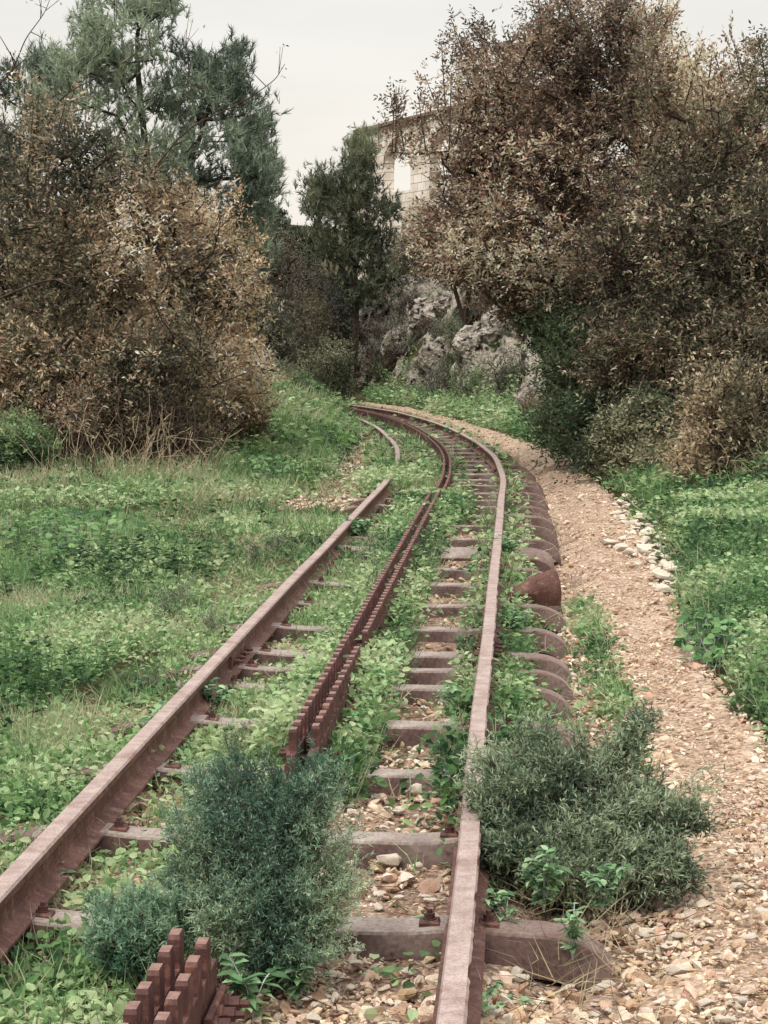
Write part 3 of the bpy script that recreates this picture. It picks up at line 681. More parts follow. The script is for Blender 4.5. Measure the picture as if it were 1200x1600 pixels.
# ------------------------------------------------------------------ gravel (uncountable) and the larger single stones
STC = ['#ffffff', '#f6efe8', '#eaddd2', '#dcc8bb', '#fffaf5', '#c9b4a8']
def gravel():
    rng = np.random.default_rng(11); out = []
    P = ground_pts(260000, 3.6, 45, rng, -80, 1300, 2.0); s, t = track_st(P); pt = path_t(P); nz_ = fbm(P, 1.3, 3, 21); uv = px(P)
    inb = (t > -.95) & (t < 1.3); onp = (pt > -.05) & (pt < 1.05) & (t > .9)
    dens = np.where(inb, np.clip((nz_ - .30) * 2.2, .15, 1) * np.where(P[:, 1] > 17, .8, 1), 0)
    dens = np.where(inb & (t > .08) & (t < .5) & (P[:, 1] > 5.3) & (P[:, 1] < 17), dens * .6, dens)
    dens = np.where(onp, np.clip((nz_ - .30) * 2.5, .3, .85), dens)
    dens = np.where(onp & ((pt < .2) | (pt > .85)), np.maximum(dens, .6), dens)
    rub = inpoly(uv, [(430, 797), (515, 750), (540, 690), (582, 688), (595, 765), (560, 800)]) | inpoly(uv, [(325, 885), (360, 860), (430, 850), (400, 900), (340, 920)])
    dens = np.where(rub, 1, dens)
    k = rng.uniform(0, 1, len(P)) < dens; P = P[k]; t = t[k]; onp = onp[k]; pk = path_t(P)
    z = np.where((t > -.95) & (t < .9), -.012, zat(P) - .003) + shoulder(t, P[:, 1]); P[:, 2] = z
    sz = np.clip(rng.lognormal(-4.85, .55, len(P)), .003, .032) * np.where(onp, np.where((pk > .25) & (pk < .8), .65, .95), 1.05) * (1 + .02 * P[:, 1])
    o = build(stones(P, sz, rng, STC), 'gravel', M_GRAVEL); tag(o, 'loose pale limestone gravel over the ballast and the path', 'gravel', kind='stuff')
gravel()
def single_stones():
    import bmesh
    rng = np.random.default_rng(5); var = []
    for k in range(8):
        V, F = stone_variant(np.random.default_rng(50 + k), 22, .65); bm = bmesh.new(); vs = [bm.verts.new(v) for v in V]
        for f in F: bm.faces.new([vs[i] for i in f])
        bmesh.ops.subdivide_edges(bm, edges=bm.edges[:], cuts=2, use_grid_fill=True); bm.normal_update()
        for v in bm.verts:
            p = np.array(v.co[:]); d = (fbm(p[None], 2.2, 4, k)[0] - .5) * .3; v.co = v.co * (1 + d)
        me = bpy.data.meshes.new('stone'); bm.to_mesh(me); bm.free(); me.materials.append(M_STONE)
        a = me.color_attributes.new('col', 'FLOAT_COLOR', 'POINT'); a.data.foreach_set('color', np.ones(len(me.vertices) * 4, np.float32)); auto_smooth(me, 40)
        for f in me.polygons: f.use_smooth = True
        var.append(me)
    def put(u, v, s, label, group=None, flat=1.0, z=None):
        P = gp(u, v); zz = 0.0 if z is None else z
        o = bpy.data.objects.new('stone', var[rng.integers(0, 8)]); COL.objects.link(o); r = s / FPX * P[1]
        _, t_ = track_st(P[None]); o.location = (P[0], P[1], max(zz, float(Hh(P[0:1], P[1:2])[0])) + r * .28 + float(shoulder(t_, P[1:2])[0])); o.scale = (r, r * .85, r * flat); o.rotation_euler = (rng.uniform(-.3, .3), rng.uniform(-.3, .3), rng.uniform(0, 6.28))
        tag(o, label, 'stone', group)
    uniq = [(135, 1440, 19, 'rounded white stone at the left edge by the nearest left sleeper end'), (208, 1365, 15, 'pale stone with a dark hollow between the left rail and the bush'),
            (515, 1528, 16, 'egg-shaped pale stone beside the foot of the feathery bush'), (85, 1495, 20, 'broad white stone in clover at the lower left'),
            (193, 1255, 16, 'long white stone leaning against the left rail'), (262, 1298, 18, 'white stone half under the feathery bush'),
            (205, 1320, 9, 'small pale stone against the left rail foot'), (1060, 1490, 24, 'grey-topped upright stone on the path edge right of the bare sleeper end'),
            (610, 1350, 24, 'large flat stone on the dirt between the second and third sleepers'), (650, 1240, 22, 'flat pale stone just past the third sleeper'),
            (770, 1580, 24, 'flat pale stone right of the near rail'), (860, 1578, 26, 'broad cracked slab right of the near rail'), (700, 1150, 9, 'white chip lying on the fourth sleeper')]
    for u, v, s, lab in uniq: put(u, v, s, lab, flat=.75, z=.05 if 'chip' in lab else None)
    ga = ('pale limestone lying among the ballast between the rails', 'limestones among the ballast')
    for k in range(120):
        u, v = rng.uniform(470, 700), rng.uniform(1180, 1640) if k % 3 else rng.uniform(900, 1300)
        P = gp(u, v)[None]; s, t = track_st(P)
        if .1 < t[0] < .5: put(u, v, rng.uniform(5, 17) * (v - 534) / 900, *ga, flat=rng.uniform(.4, .75))
    gb = ('pale limestone half hidden in weeds left of the rack', 'limestones in the weeds left of the rack')
    for k in range(120):
        u, v = rng.uniform(20, 360), rng.uniform(1170, 1620)
        P = gp(u, v)[None]; s, t = track_st(P)
        if -.48 < t[0] < -.1 or (t[0] < -.1 and v > 1430): put(u, v, rng.uniform(6, 19) * (v - 534) / 900, *gb, flat=rng.uniform(.5, .8))
    gc = ('loose limestone on the edge of the path', 'limestones along the near edge of the path')
    for k in range(90):
        v = rng.uniform(1440, 1640) if k % 2 else rng.uniform(1200, 1440); u = rng.uniform(745, 1180) if v > 1500 else rng.uniform(1000, 1200)
        put(u, v, rng.uniform(5, 20) * (v - 534) / 1000, *gc, flat=rng.uniform(.45, .75))
    gd = ('limestone in the row of stones between the path and the right verge', 'limestones lining the right side of the path')
    for k in range(95):
        f = rng.uniform(0, 1); v = 775 + f * 150; u = 970 + f * 80 + rng.normal() * 17
        put(u, v, rng.uniform(7, 21) * (.6 + f * .5), *gd, flat=rng.uniform(.45, .75))
    ge = ('white stone in the dry washed-out strip left of the track', 'white stones left of the track')
    for k in range(28):
        u, v = (rng.uniform(450, 575), rng.uniform(745, 785)) if k % 2 else (rng.uniform(545, 570), rng.uniform(690, 745)); put(u, v, rng.uniform(3, 7), *ge, flat=.6)
    put(355, 885, 24, 'flat tan rock in the bare patch left of the left rail', flat=.3); put(352, 806, 12, 'small white stone in the grass left of the track', flat=.6)
single_stones()

# ------------------------------------------------------------------ low green growth (uncountable)
GRN = ['#344f33', '#476541', '#5b7b4e', '#71905d', '#8ca673', '#a9b98c']
def cover():
    rng = np.random.default_rng(3)
    P = ground_pts(150000, 3.7, 62, rng, -120, 1320, 1.85); s, t = track_st(P); pt = path_t(P); n1 = fbm(P, .9, 3, 31); n2 = fbm(P, 3.5, 2, 33); uv = px(P); y = P[:, 1]; u, v = uv[:, 0], uv[:, 1]
    fx = np.interp(y, FOOT[:, 1], FOOT[:, 0]); wl = np.zeros(len(P)); h = np.full(len(P), .05)
    left = t < -.6
    wl = np.where(left, np.clip(.25 + (n1 - .36) * 3.0, .12, 1), wl); h = np.where(left, .05 + .08 * n1, h)
    patch = inpoly(uv, [(300, 905), (330, 860), (440, 835), (450, 900), (380, 940), (300, 960)]) | inpoly(uv, [(20, 1090), (150, 1060), (260, 1010), (330, 1000), (310, 1060), (180, 1110), (40, 1130)])
    wl = np.where(patch, wl * .3, wl)
    strip_ = inpoly(uv, [(420, 800), (510, 750), (535, 690), (585, 685), (600, 770), (560, 810)]); wl = np.where(strip_, .02, wl); h = np.where(inpoly(uv, [(400, 800), (600, 800), (600, 850), (380, 860)]), .03, h); lend = (t > -.99) & (t < -.62) & (y < 13); wl = np.where(lend, np.clip((n2 - .35) * 3, .15, .9), wl); h = np.where(lend, .06, h)
    m = (t > -.52) & (t < -.06); lo = np.clip((n1 - .36) * 4, 0, 1)
    wl = np.where(m, np.where(v > 1180, .10 + .45 * lo ** 2, np.where((v > 1000) & (v < 1085) & (u > 350), .15, .75)), wl)
    wl = np.where(m & (y > 17), np.where((t > -.42) & (t < -.22), .08, np.clip(.15 + (n1 - .42) * 5, .05, .7)), wl)
    m2 = (t > .05) & (t < .17); wl = np.where(m2, np.where(y < 6.4, .01, np.where(y < 9.6, .8, np.where(y < 18, np.clip(.15 + (n1 - .45) * 4, .05, .7), .12))), wl) * np.where(m2 & (t > .13) & (y > 9.6), .3, 1); h = np.where(m2 & (y > 6.4), .15, h); mL = m & (t > -.19) & (y > 6.9); wl = np.where(mL, 1., wl); h = np.where(mL, np.where(y < 16.5, .19, .06), h); wl = np.where(mL & (y > 17.9), wl * .6, wl); mR_ = m2 & (y > 7.6); wl = np.where(mR_, 1., wl) * np.where(mR_ & (t > .12) & (y > 9.6), .45, 1); h = np.where(mR_, np.where(y < 16.5, .21, .05), h); wl = np.where(mR_ & (y > 17.9), wl * .5, wl)
    m3 = (t > .23) & (t < .45); wl = np.where(m3, np.where(y < 6.5, 0.004, .008), wl)
    m4 = (t > .45) & (t < .53); wl = np.where(m4, np.where(y < 6.2, .02, np.where(y < 18, np.clip(.5 + (n1 - .45) * 5, .1, .9), .05)), wl); h = np.where(m4, .12, h)
    m5 = (t > .60) & (t < .74); wl = np.where(m5, np.where(y < 5.4, .0, np.where(y < 6.9, .2, np.where(y < 16, .85, np.where(t < .68, .5, 0)))), wl); h = np.where(m5, .11, h)
    m6 = (t >= .74) & (t < 1.04); wl = np.where(m6, np.where((y > 6.8) & (y < 12), .04, .0), wl)
    m7 = (t >= 1.04) & (t < 1.30) & (pt < .05); wl = np.where(m7, np.where((y > 8.2) & (y < 12.2), .8, np.where((y > 7) & (y < 17), .12, .005)), wl)
    vg = (pt > 1.0) & (pt < 30) & (t > 1.2); edge = sstep(1.0, 1.3, pt + (n2 - .5) * .5)
    wl = np.where(vg, edge * np.clip(.75 + (n1 - .4) * 2.5, .5, 1), wl); h = np.where(vg, .06 + .14 * sstep(1.05, 1.6, pt), h)
    row = inpoly(uv, [(960, 770), (1030, 780), (1090, 900), (1060, 930), (1000, 890)]); wl = np.where(row, wl * .25, wl)
    wl = np.where(P[:, 0] > fx + .4, wl * .25, wl)
    gap = ((np.abs(t + .5) < .3) & (y > 19.3) & (y < 21.6)) | ((np.abs(t) < .25) & (y > 16.3) & (y < 17.9)); wl = np.where(gap, 1, wl); h = np.where(gap, .16, h)
    end = (y > 42) & (y < 56) & (t > -3) & (t < .9); wl = np.where(end, 1, wl); h = np.where(end, .13 + .25 * sstep(41, 46, y), h)
    mound = (x_ := P[:, 0]) < -.65; mound = mound & (y > 26) & (y < 46) & (t < -.9); wl = np.where(mound, 1, wl); h = np.where(mound, .12, h)
    near = np.where(y < 9, 1, np.where(y < 25, .85, .8))
    k = (rng.uniform(0, 1, len(P)) < wl * near) & (gap | end | ~((np.abs(t + .55) < .055) | (np.abs(t - .55) < .05) | ((np.abs(t) < .07))))
    P, h, y, n1, t, vg, uv = P[k], h[k], y[k], n1[k], t[k], vg[k], uv[k]; onb = (t > -1) & (t < 1.25); P[:, 2] = np.where(t < .9, np.where(t > -1, 0, zat(P) - .01), zat(P) - .01) + shoulder(t, y)
    grow_ = np.clip(y / 9, 1, 3.2)          # farther plants stand for taller, coarser tufts of the same weed
    # grass share by zone
    gm = fbm(P, .55, 2, 41); gfr = np.where(t < -.9, np.where(gm > .48, .75, .25), .22); isg = rng.uniform(0, 1, len(P)) < gfr
    def leaves(Q, hh, sc_, per, cols, tpl, L_, W_, hs, spread=.028, flat=.5):
        q = np.repeat(np.arange(len(Q)), per); m_ = len(q); r = rng.normal(size=(m_, 2)) * (spread * sc_[q])[:, None]; z = rng.uniform(0.05, 1, m_) * hh[q] * sc_[q] ** .5
        O = Q[q].copy(); O[:, :2] += r; O[:, 2] += z; D = np.concatenate((r / .03, rng.uniform(-.3, .7, (m_, 1))), 1) + rng.normal(size=(m_, 3)) * .4; Nn = np.array((0, 0, 1.)) + rng.normal(size=(m_, 3)) * flat
        hx = np.clip((fbm(O, hs, 3, 44) - .5) * 2.2 + .5 + rng.normal(size=m_) * .18 + .15, 0, .999)
        return scatter(tpl, O, D, Nn, L_ * rng.uniform(.5, 1.35, m_) * sc_[q], W_ * rng.uniform(.6, 1.3, m_) * sc_[q], pal(cols, m_, rng, hx))
    nl = (~isg) & (y < 9); fl = (~isg) & (y >= 9)
    o = build([leaves(P[nl], h[nl], grow_[nl], 8, GRN, T_OVAL, .033, .023, 1.6), leaves(P[fl], h[fl], grow_[fl] * .8, 7, GRN, T_LEAF, .036, .027, 1.2, .035)], 'leafy_weeds', M_LEAF)
    tag(o, 'low leafy green weeds covering the ground along the track', 'weeds', kind='stuff')
    Q, hh, sc_, tt = P[isg], h[isg], grow_[isg], t[isg]; q = np.repeat(np.arange(len(Q)), 6); m_ = len(q); O = Q[q].copy(); O[:, :2] += rng.normal(size=(m_, 2)) * (.02 * sc_[q])[:, None]
    D = np.concatenate((rng.normal(size=(m_, 2)) * .55, np.ones((m_, 1))), 1); GG = ['#566845', '#5a7a4c', '#6c905b', '#86a56e', '#a3b287', '#b8b092']
    far_ = 1 + .0 * tt[q]
    hx = np.clip((fbm(O, .8, 3, 45) - .5) * 2 + .5 + rng.normal(size=m_) * .2, 0, .999)
    o = build([scatter(T_BLADE, O, D, rdir(m_, rng) * [1, 1, .2], rng.uniform(.05, .14, m_) * sc_[q] ** .75 * (.7 + 5 * hh[q]), .0045 * sc_[q] * rng.uniform(.6, 1.2, m_), pal(GG, m_, rng, hx))], 'grass', M_GRASS)
    tag(o, 'fresh green grass on the verges of the track', 'grass', kind='stuff')
cover()
def dry_grass():
    rng = np.random.default_rng(9); P = ground_pts(26000, 4.2, 40, rng, -100, 1300, 1.9); s, t = track_st(P); n = fbm(P, 1.1, 3, 61); y = P[:, 1]; pt = path_t(P)
    w_ = np.where(t < -.62, np.clip((n - .52) * 5, .01, .8), np.where((t > .6) & (pt < .02), .05, np.where(pt > 1.05, .06, np.where((t < -.06) & (t > -.5), .08, 0)))); k = rng.uniform(0, 1, len(P)) < w_
    P = P[k]; y = y[k]; t = t[k]; P[:, 2] = np.where(t > -1, 0, zat(P) - .01); sc_ = np.clip(y / 9, 1, 3); q = np.repeat(np.arange(len(P)), 7); m = len(q); O = P[q]; O[:, :2] += rng.normal(size=(m, 2)) * (.03 * sc_[q])[:, None]
    D = np.concatenate((rng.normal(size=(m, 2)) * 1.3, np.full((m, 1), .7)), 1)
    o = build([scatter(T_BLADE, O, D, rdir(m, rng) * [1, 1, .3], rng.uniform(.05, .2, m) * sc_[q] ** .7, .0028 * sc_[q], pal(['#8a7c60', '#a5977a', '#bfb294', '#7b6a54', '#d0c6a8'], m, rng))], 'dry_grass', M_GRASS); tag(o, 'dry straw-coloured grass lying among the green weeds', 'grass', kind='stuff')
dry_grass()
def tall_weeds():
    rng = np.random.default_rng(19); P = ground_pts(9000, 5, 40, rng, -100, 1300, 1.9); s, t = track_st(P); pt = path_t(P); n = fbm(P, .8, 3, 91); y = P[:, 1]
    w_ = np.where((t < -1.1) | ((pt > 1.12) & (t > 1.2)), np.clip((n - .47) * 4, 0, .8), 0); k = rng.uniform(0, 1, len(P)) < w_; P = P[k]; P[:, 2] = zat(P); sc_ = np.clip(P[:, 1] / 10, 1, 2.4); m = len(P)
    hh = rng.uniform(.10, .26, m) * sc_ ** .6; top = P + np.stack((rng.normal(size=m) * .03, rng.normal(size=m) * .03, hh), 1); per = 12; q = np.repeat(np.arange(m), per); f = rng.uniform(.25, 1, (m * per, 1)); O = P[q] * (1 - f) + top[q] * f
    a = rng.uniform(0, 6.28, m * per); D = np.stack((np.cos(a), np.sin(a), rng.uniform(-.2, .6, m * per)), 1); L_ = (.055 * (1.25 - f[:, 0] * .7)) * sc_[q] ** .8 * rng.uniform(.6, 1.2, m * per)
    hx = np.clip((fbm(O, .5, 2, 93) - .5) * 2 + .5 + rng.normal(size=len(O)) * .2, 0, .999)
    o = build([tubes(P, top, np.full(m, .002), np.full(m, .001), 3, lin('#5f7a4a')), scatter(T_OVAL, O, D, np.array((0, 0, 1.)) + rng.normal(size=(len(O), 3)) * .4, L_, L_ * .45, pal(['#30482e', '#43613c', '#587a4a', '#73955c', '#9aae78'], len(O), rng, hx))], 'tall_weeds', M_LEAF)
    tag(o, 'taller upright green weeds rising from the verges', 'weeds', kind='stuff')
tall_weeds()
def litter():
    rng = np.random.default_rng(29); P = ground_pts(16000, 3.8, 40, rng, -60, 1260, 1.9); s, t = track_st(P); pt = path_t(P); k = (((t > .08) & (t < .5)) | ((t > .62) & (pt < 1.0))) & (rng.uniform(size=len(P)) < np.where((pt > .15) & (pt < .85), .12, .45)); P = P[k]; t = t[k]; y = P[:, 1]
    P[:, 2] = np.where(t < .9, .004, zat(P) + .012) + shoulder(t, y); m = len(P); a = rng.uniform(0, 6.28, m); D = np.stack((np.cos(a), np.sin(a), rng.normal(size=m) * .12), 1)
    lf = scatter(T_LEAF, P, D, np.array((0, 0, 1.)) + rng.normal(size=(m, 3)) * .25, rng.uniform(.012, .035, m), rng.uniform(.008, .016, m), pal(['#5c4635', '#7a5f47', '#97795a', '#6a4a3a', '#4a382e'], m, rng))
    j = rng.permutation(m)[:m // 5]; E = P[j] + D[j] * rng.uniform(.04, .16, (len(j), 1)); tw = tubes(P[j] + [0, 0, .006], E + [0, 0, .008], np.full(len(j), .0014), np.full(len(j), .0009), 3, lin('#5a4638'))
    o = build([lf, tw], 'leaf_litter', M_LEAF); tag(o, 'fallen brown leaves and bits of twig on the ballast and path', 'leaf litter', kind='stuff')
litter()

# ------------------------------------------------------------------ stone building on the hill
def wallmat():
    m, n = newmat('dressed_limestone'); l = n.links.new; o = N(n, 'ShaderNodeOutputMaterial'); p = N(n, 'ShaderNodeBsdfPrincipled'); l(p.outputs[0], o.inputs[0]); p.inputs['Roughness'].default_value = .9
    tcn = N(n, 'ShaderNodeTexCoord'); sp = N(n, 'ShaderNodeSeparateXYZ'); l(tcn.outputs['Object'], sp.inputs[0]); cb = N(n, 'ShaderNodeCombineXYZ'); l(sp.outputs[0], cb.inputs[0]); l(sp.outputs[2], cb.inputs[1])
    b = N(n, 'ShaderNodeTexBrick'); l(cb.outputs[0], b.inputs[0]); b.inputs['Scale'].default_value = 1; b.inputs['Brick Width'].default_value = .62; b.inputs['Row Height'].default_value = .27; b.inputs['Mortar Size'].default_value = .012
    b.inputs['Color1'].default_value = tuple(lin('#efe6da')) + (1,); b.inputs['Color2'].default_value = tuple(lin('#e2d6c6')) + (1,); b.inputs['Mortar'].default_value = tuple(lin('#a39688')) + (1,)
    z = N(n, 'ShaderNodeTexNoise'); z.inputs['Scale'].default_value = 1.3; z.inputs['Detail'].default_value = 8; l(tcn.outputs['Object'], z.inputs[0]); r = ramp(n, [(.35, '#cfc6bc'), (.6, '#ffffff')]); l(z.outputs[0], r.inputs[0])
    k = N(n, 'ShaderNodeMix', data_type='RGBA', blend_type='MULTIPLY'); k.inputs[0].default_value = .8; l(b.outputs[0], k.inputs[6]); l(r.outputs[0], k.inputs[7]); l(k.outputs[2], p.inputs[0])
    bu = N(n, 'ShaderNodeBump'); bu.inputs['Distance'].default_value = .02; bu.inputs['Strength'].default_value = .6; l(b.outputs['Fac'], bu.inputs['Height']); bu.invert = True; l(bu.outputs[0], p.inputs['Normal']); return m
M_WALL = wallmat(); M_TRIM = noisemat('weathered_cornice', [(.3, '#5d5148'), (.55, '#94867a'), (.8, '#b9aa98')], 3, 6, .9, .4, 20)
def archwall(width, z0, z1, arches, thick):
    """wall in its own x-z plane with pointed arch openings: (centre x, half width, spring z, apex z, bottom z)"""
    g = G(); xs = [0.]
    def quad(x0, x1, za, zb, ta=None, tb=None):
        ta = zb if ta is None else ta; tb = zb if tb is None else tb
        g.add([(x0, 0, za), (x1, 0, za), (x1, 0, tb), (x0, 0, ta), (x0, thick, za), (x1, thick, za), (x1, thick, tb), (x0, thick, ta)], [(0, 1, 2, 3), (5, 4, 7, 6)])
    def above(x0, x1, la, lb): g.add([(x0, 0, la), (x1, 0, lb), (x1, 0, z1), (x0, 0, z1), (x0, thick, la), (x1, thick, lb), (x1, thick, z1), (x0, thick, z1)], [(0, 1, 2, 3), (5, 4, 7, 6), (4, 5, 1, 0)])
    x = 0
    for (c, hw, sp_, ap, bt) in sorted(arches):
        quad(x, c - hw, z0, z1)
        if bt > z0: quad(c - hw, c + hw, z0, bt); g.add([(c - hw, 0, bt), (c + hw, 0, bt), (c + hw, thick, bt), (c - hw, thick, bt)], [(0, 1, 2, 3)])
        for sg in (-1, 1):
            xx = c + sg * hw; bb = max(bt, z0); g.add([(xx, 0, bb), (xx, thick, bb), (xx, thick, sp_), (xx, 0, sp_)], [(0, 1, 2, 3)] if sg < 0 else [(3, 2, 1, 0)])
        K = 20; xs_ = np.linspace(-1, 1, K + 1); zz = sp_ + (ap - sp_) * np.sqrt(np.maximum(0, 1 - np.abs(xs_) ** 1.6)) ** .95 if True else 0
        R_ = 1.35; zc = np.sqrt(np.maximum(0, R_ ** 2 - (np.abs(xs_) + R_ - 1) ** 2)); zc = zc / zc.max(); zz = sp_ + (ap - sp_) * zc
        for i in range(K): above(c + xs_[i] * hw, c + xs_[i + 1] * hw, zz[i], zz[i + 1])
        x = c + hw
    quad(x, width, z0, z1)
    g.add([(0, 0, z0), (0, thick, z0), (0, thick, z1), (0, 0, z1), (width, 0, z0), (width, thick, z0), (width, thick, z1), (width, 0, z1)], [(3, 2, 1, 0), (4, 5, 6, 7), (3, 7, 6, 2)] if False else [(3, 2, 1, 0), (4, 5, 6, 7), (2, 3, 7, 6)])
    # thin moulding round each arch
    return g
def building():
    A = at(558, 208, 70); B = np.array((3.54, 59.7, A[2])); ax = math.atan2(B[1] - A[1], B[0] - A[0]); wdt = np.linalg.norm(B[:2] - A[:2]); top = A[2]
    root = empty('stone_building', (A[0], A[1], 0)); tag(root, 'old pale stone building with pointed arches on the hill behind the trees', 'building')
    u_ = (B[:2] - A[:2]) / wdt
    def along(u):                            # distance along the left wall for a column of the photograph
        k = (u - 600) / FPX; return (A[0] - k * A[1]) / (k * u_[1] - u_[0])
    a0, a1 = along(600), along(641); zz = lambda v, x: CAMZ + (HOR - v) / FPX * (A[1] + u_[1] * x)
    c = (a0 + a1) / 2; ar = [(c, (a1 - a0) / 2, zz(262, c), zz(219, c), zz(303, c)), (c + 3.6, (a1 - a0) / 2, zz(262, c), zz(219, c), 3.5)]
    g = archwall(wdt, 3.5, top, ar, .36); w1 = link('wall', g.mesh('wall'), M_WALL, root); w1.rotation_euler = (0, 0, ax)
    for (cx, hw, sp_, ap, bt) in ar:
        g = G(); R_ = 1.35; K = 20; xs_ = np.linspace(-1, 1, K + 1); zc = np.sqrt(np.maximum(0, R_ ** 2 - (np.abs(xs_) + R_ - 1) ** 2)); zc = zc / zc.max()
        for i in range(K):
            p = [(cx + xs_[j] * hw, sp_ + (ap - sp_) * zc[j]) for j in (i, i + 1)]; q_ = [(cx + xs_[j] * (hw + .22), sp_ + (ap + .26 - sp_) * zc[j]) for j in (i, i + 1)]
            g.add([(p[0][0], -.04, p[0][1]), (p[1][0], -.04, p[1][1]), (q_[1][0], -.04, q_[1][1]), (q_[0][0], -.04, q_[0][1]), (q_[0][0], .01, q_[0][1]), (q_[1][0], .01, q_[1][1])], [(0, 1, 2, 3), (3, 2, 5, 4)])
        o = link('arch_moulding', g.mesh('arch_moulding'), M_WALL, w1)
    g = G(); box(g, (wdt / 2, .16, top + .05), (wdt + .12, .56, .10)); box(g, (wdt / 2, .17, top - .06), (wdt + .04, .46, .10))
    for k in range(int(wdt / .3)): box(g, (.15 + k * .3, -.05, top - .15), (.10, .096, .07))
    o = link('cornice', g.mesh('cornice'), M_TRIM, root); o.rotation_euler = (0, 0, ax)
    # end wall going back from the left corner, tower and the long right wing
    o_ = np.array((A[0], A[1], 0)); C = at(808, 120, 60.5)
    tz = at(808, 78, 60.5)[2]; g = G(); box(g, (0, 0, (tz + 4) / 2), (1.05, 1.05, tz - 4)); t_ = link('tower', g.mesh('tower'), M_WALL, root); t_.location = (C[0] - o_[0], C[1] + .3 - o_[1], 0)
    g = G(); box(g, (0, 0, tz + .08), (1.3, 1.3, .16)); link('tower_cap', g.mesh('tower_cap'), M_TRIM, t_)
    E = at(832, 155, 60); Fp = at(1330, 155, 58); w2 = Fp[0] - E[0]; tz2 = E[2]; cx = at(1145, 200, 59)[0] - E[0]
    g = archwall(w2, 3.5, tz2, [(cx, .42, at(0, 225, 59)[2], at(0, 198, 59)[2], at(0, 262, 59)[2]), (cx - 3.0, .42, at(0, 225, 59)[2], at(0, 198, 59)[2], at(0, 262, 59)[2])], .35); o = link('wing_wall', g.mesh('wall'), M_WALL, root); o.location = (E[0] - o_[0], E[1] - o_[1], 0)
    g = G(); box(g, (w2 / 2, .1, tz2 + .08), (w2 + .3, .9, .16)); o2 = link('cornice', g.mesh('cornice'), M_TRIM, root); o2.location = o.location
building()

# ------------------------------------------------------------------ trees and bushes
def stems(base, tops, n=5, wob=.1, seed=0):
    rng = np.random.default_rng(seed); o = []
    for tp in tops:
        b = np.array(base, float) + rng.normal(size=3) * [.12, .12, 0]; tp = np.array(tp, float); s = rng.normal(size=3) * wob
        o.append([b * (1 - k) + tp * k + s * math.sin(math.pi * k) for k in np.linspace(0, 1, n)])
    return o
def gbase(u, D):                            # foot of a plant seen at column u, D metres away
    x = (u - 600) / FPX * D; return np.array((x, D, float(Hh(np.array([x]), np.array([D]))[0]) - .05))
def shooter(lst, D, n, spread=.25):
    """long thin shoots standing out of the crown: (u, v bottom, v top)"""
    def f(rng):
        o = []
        for (u, vb, vt) in lst:
            for k in range(n):
                uu = u + rng.normal() * 30; dd = D + rng.normal() * .4; lean = rng.normal() * 22; top = vt + abs(rng.normal()) * 30
                for q in np.linspace(.1, 1, 7): o.append(at(uu + lean * q, vb + (top - vb) * q, dd))
        return np.array(o)
    return f
OCH = ['#3b3f36', '#54574a', '#716f5c', '#8b836d', '#a6977f', '#98806a', '#c4b398', '#efe0c4']  # palest and darkest tones paint in leaf highlights and the dark gaps between
BRN = ['#3c2d29', '#4c4036', '#5d594a', '#6f6a5a', '#857868', '#785a52', '#a3927e', '#d6c6ae']  # last pale tone is a painted leaf highlight, first ones painted crown shade
DGR = ['#1f2c20', '#2c3c2a', '#3a4c36', '#4c5c44']
PIN = ['#58645a', '#6f7c6a', '#899580', '#a6b096']
AUT = dict(kind='pinnate', per=5, pairs=3, L=.066, W=.027, rl=.16, spread=.13)

# left: ochre-leaved pistachio bushes in front of a tall pine
b = gbase(110, 23.5)
tree('ochre_tree', 'big bush with ochre and tan compound leaves filling the left side', 'tree', b,
     stems(b, [at(60, 450, 23.5), at(180, 480, 23), at(270, 500, 23.5)], 6, .2, 1),
     [blob(70, 400, 23, 150, 190, 1.5, 620), blob(200, 430, 22.5, 170, 160, 1.4, 620), blob(190, 590, 22, 190, 75, 1.2, 620), blob(40, 580, 22, 120, 95, 1.2, 420), blob(120, 650, 21.6, 150, 40, .8, 260), blob(80, 250, 23.5, 110, 80, 1.1, 150), blob(240, 330, 23, 80, 60, .9, 110)],
     21, AUT, OCH, seg=.2, shell=.4, gaps=.38, gsc=1.5, bare=.16, shoots=shooter([(60, 250, 130), (20, 300, 90), (150, 250, 180)], 22.5, 3))
b = gbase(330, 25)
tree('ochre_tree', 'smaller yellowish-leaved bush leaning over the grass at the right end of the left thicket', 'tree', b,
     stems(b, [at(330, 520, 25), at(370, 560, 25)], 5, .15, 2),
     [blob(330, 440, 25, 80, 130, 1.0, 330), blob(345, 600, 24.5, 75, 75, .9, 360), blob(290, 390, 25, 60, 90, .8, 120)], 22, AUT, ['#45463a', '#6a6553', '#8d8169', '#ad9c80', '#c7b496', '#ab927a', '#f0e0c0'], gaps=.38, gsc=1.8, bare=.16)
b = gbase(250, 33); rngp = np.random.default_rng(4)
def clumps(lst, D, dd, r, n, rng, per):
    o = []
    for (u, v, ru, rv) in lst:
        for k in range(n):
            a = rdir(1, rng)[0] * rng.uniform(.3, 1) ** .6; o.append(blob(u + a[0] * ru, v + a[2] * rv, D + a[1] * dd, r * rng.uniform(.6, 1.2), r * .6 * rng.uniform(.6, 1.2), None, per))
    return o
PINE = dict(kind='needle', per=18, tufts=3, L=.14, W=.016, spread=.11, mat=M_NEEDLE)
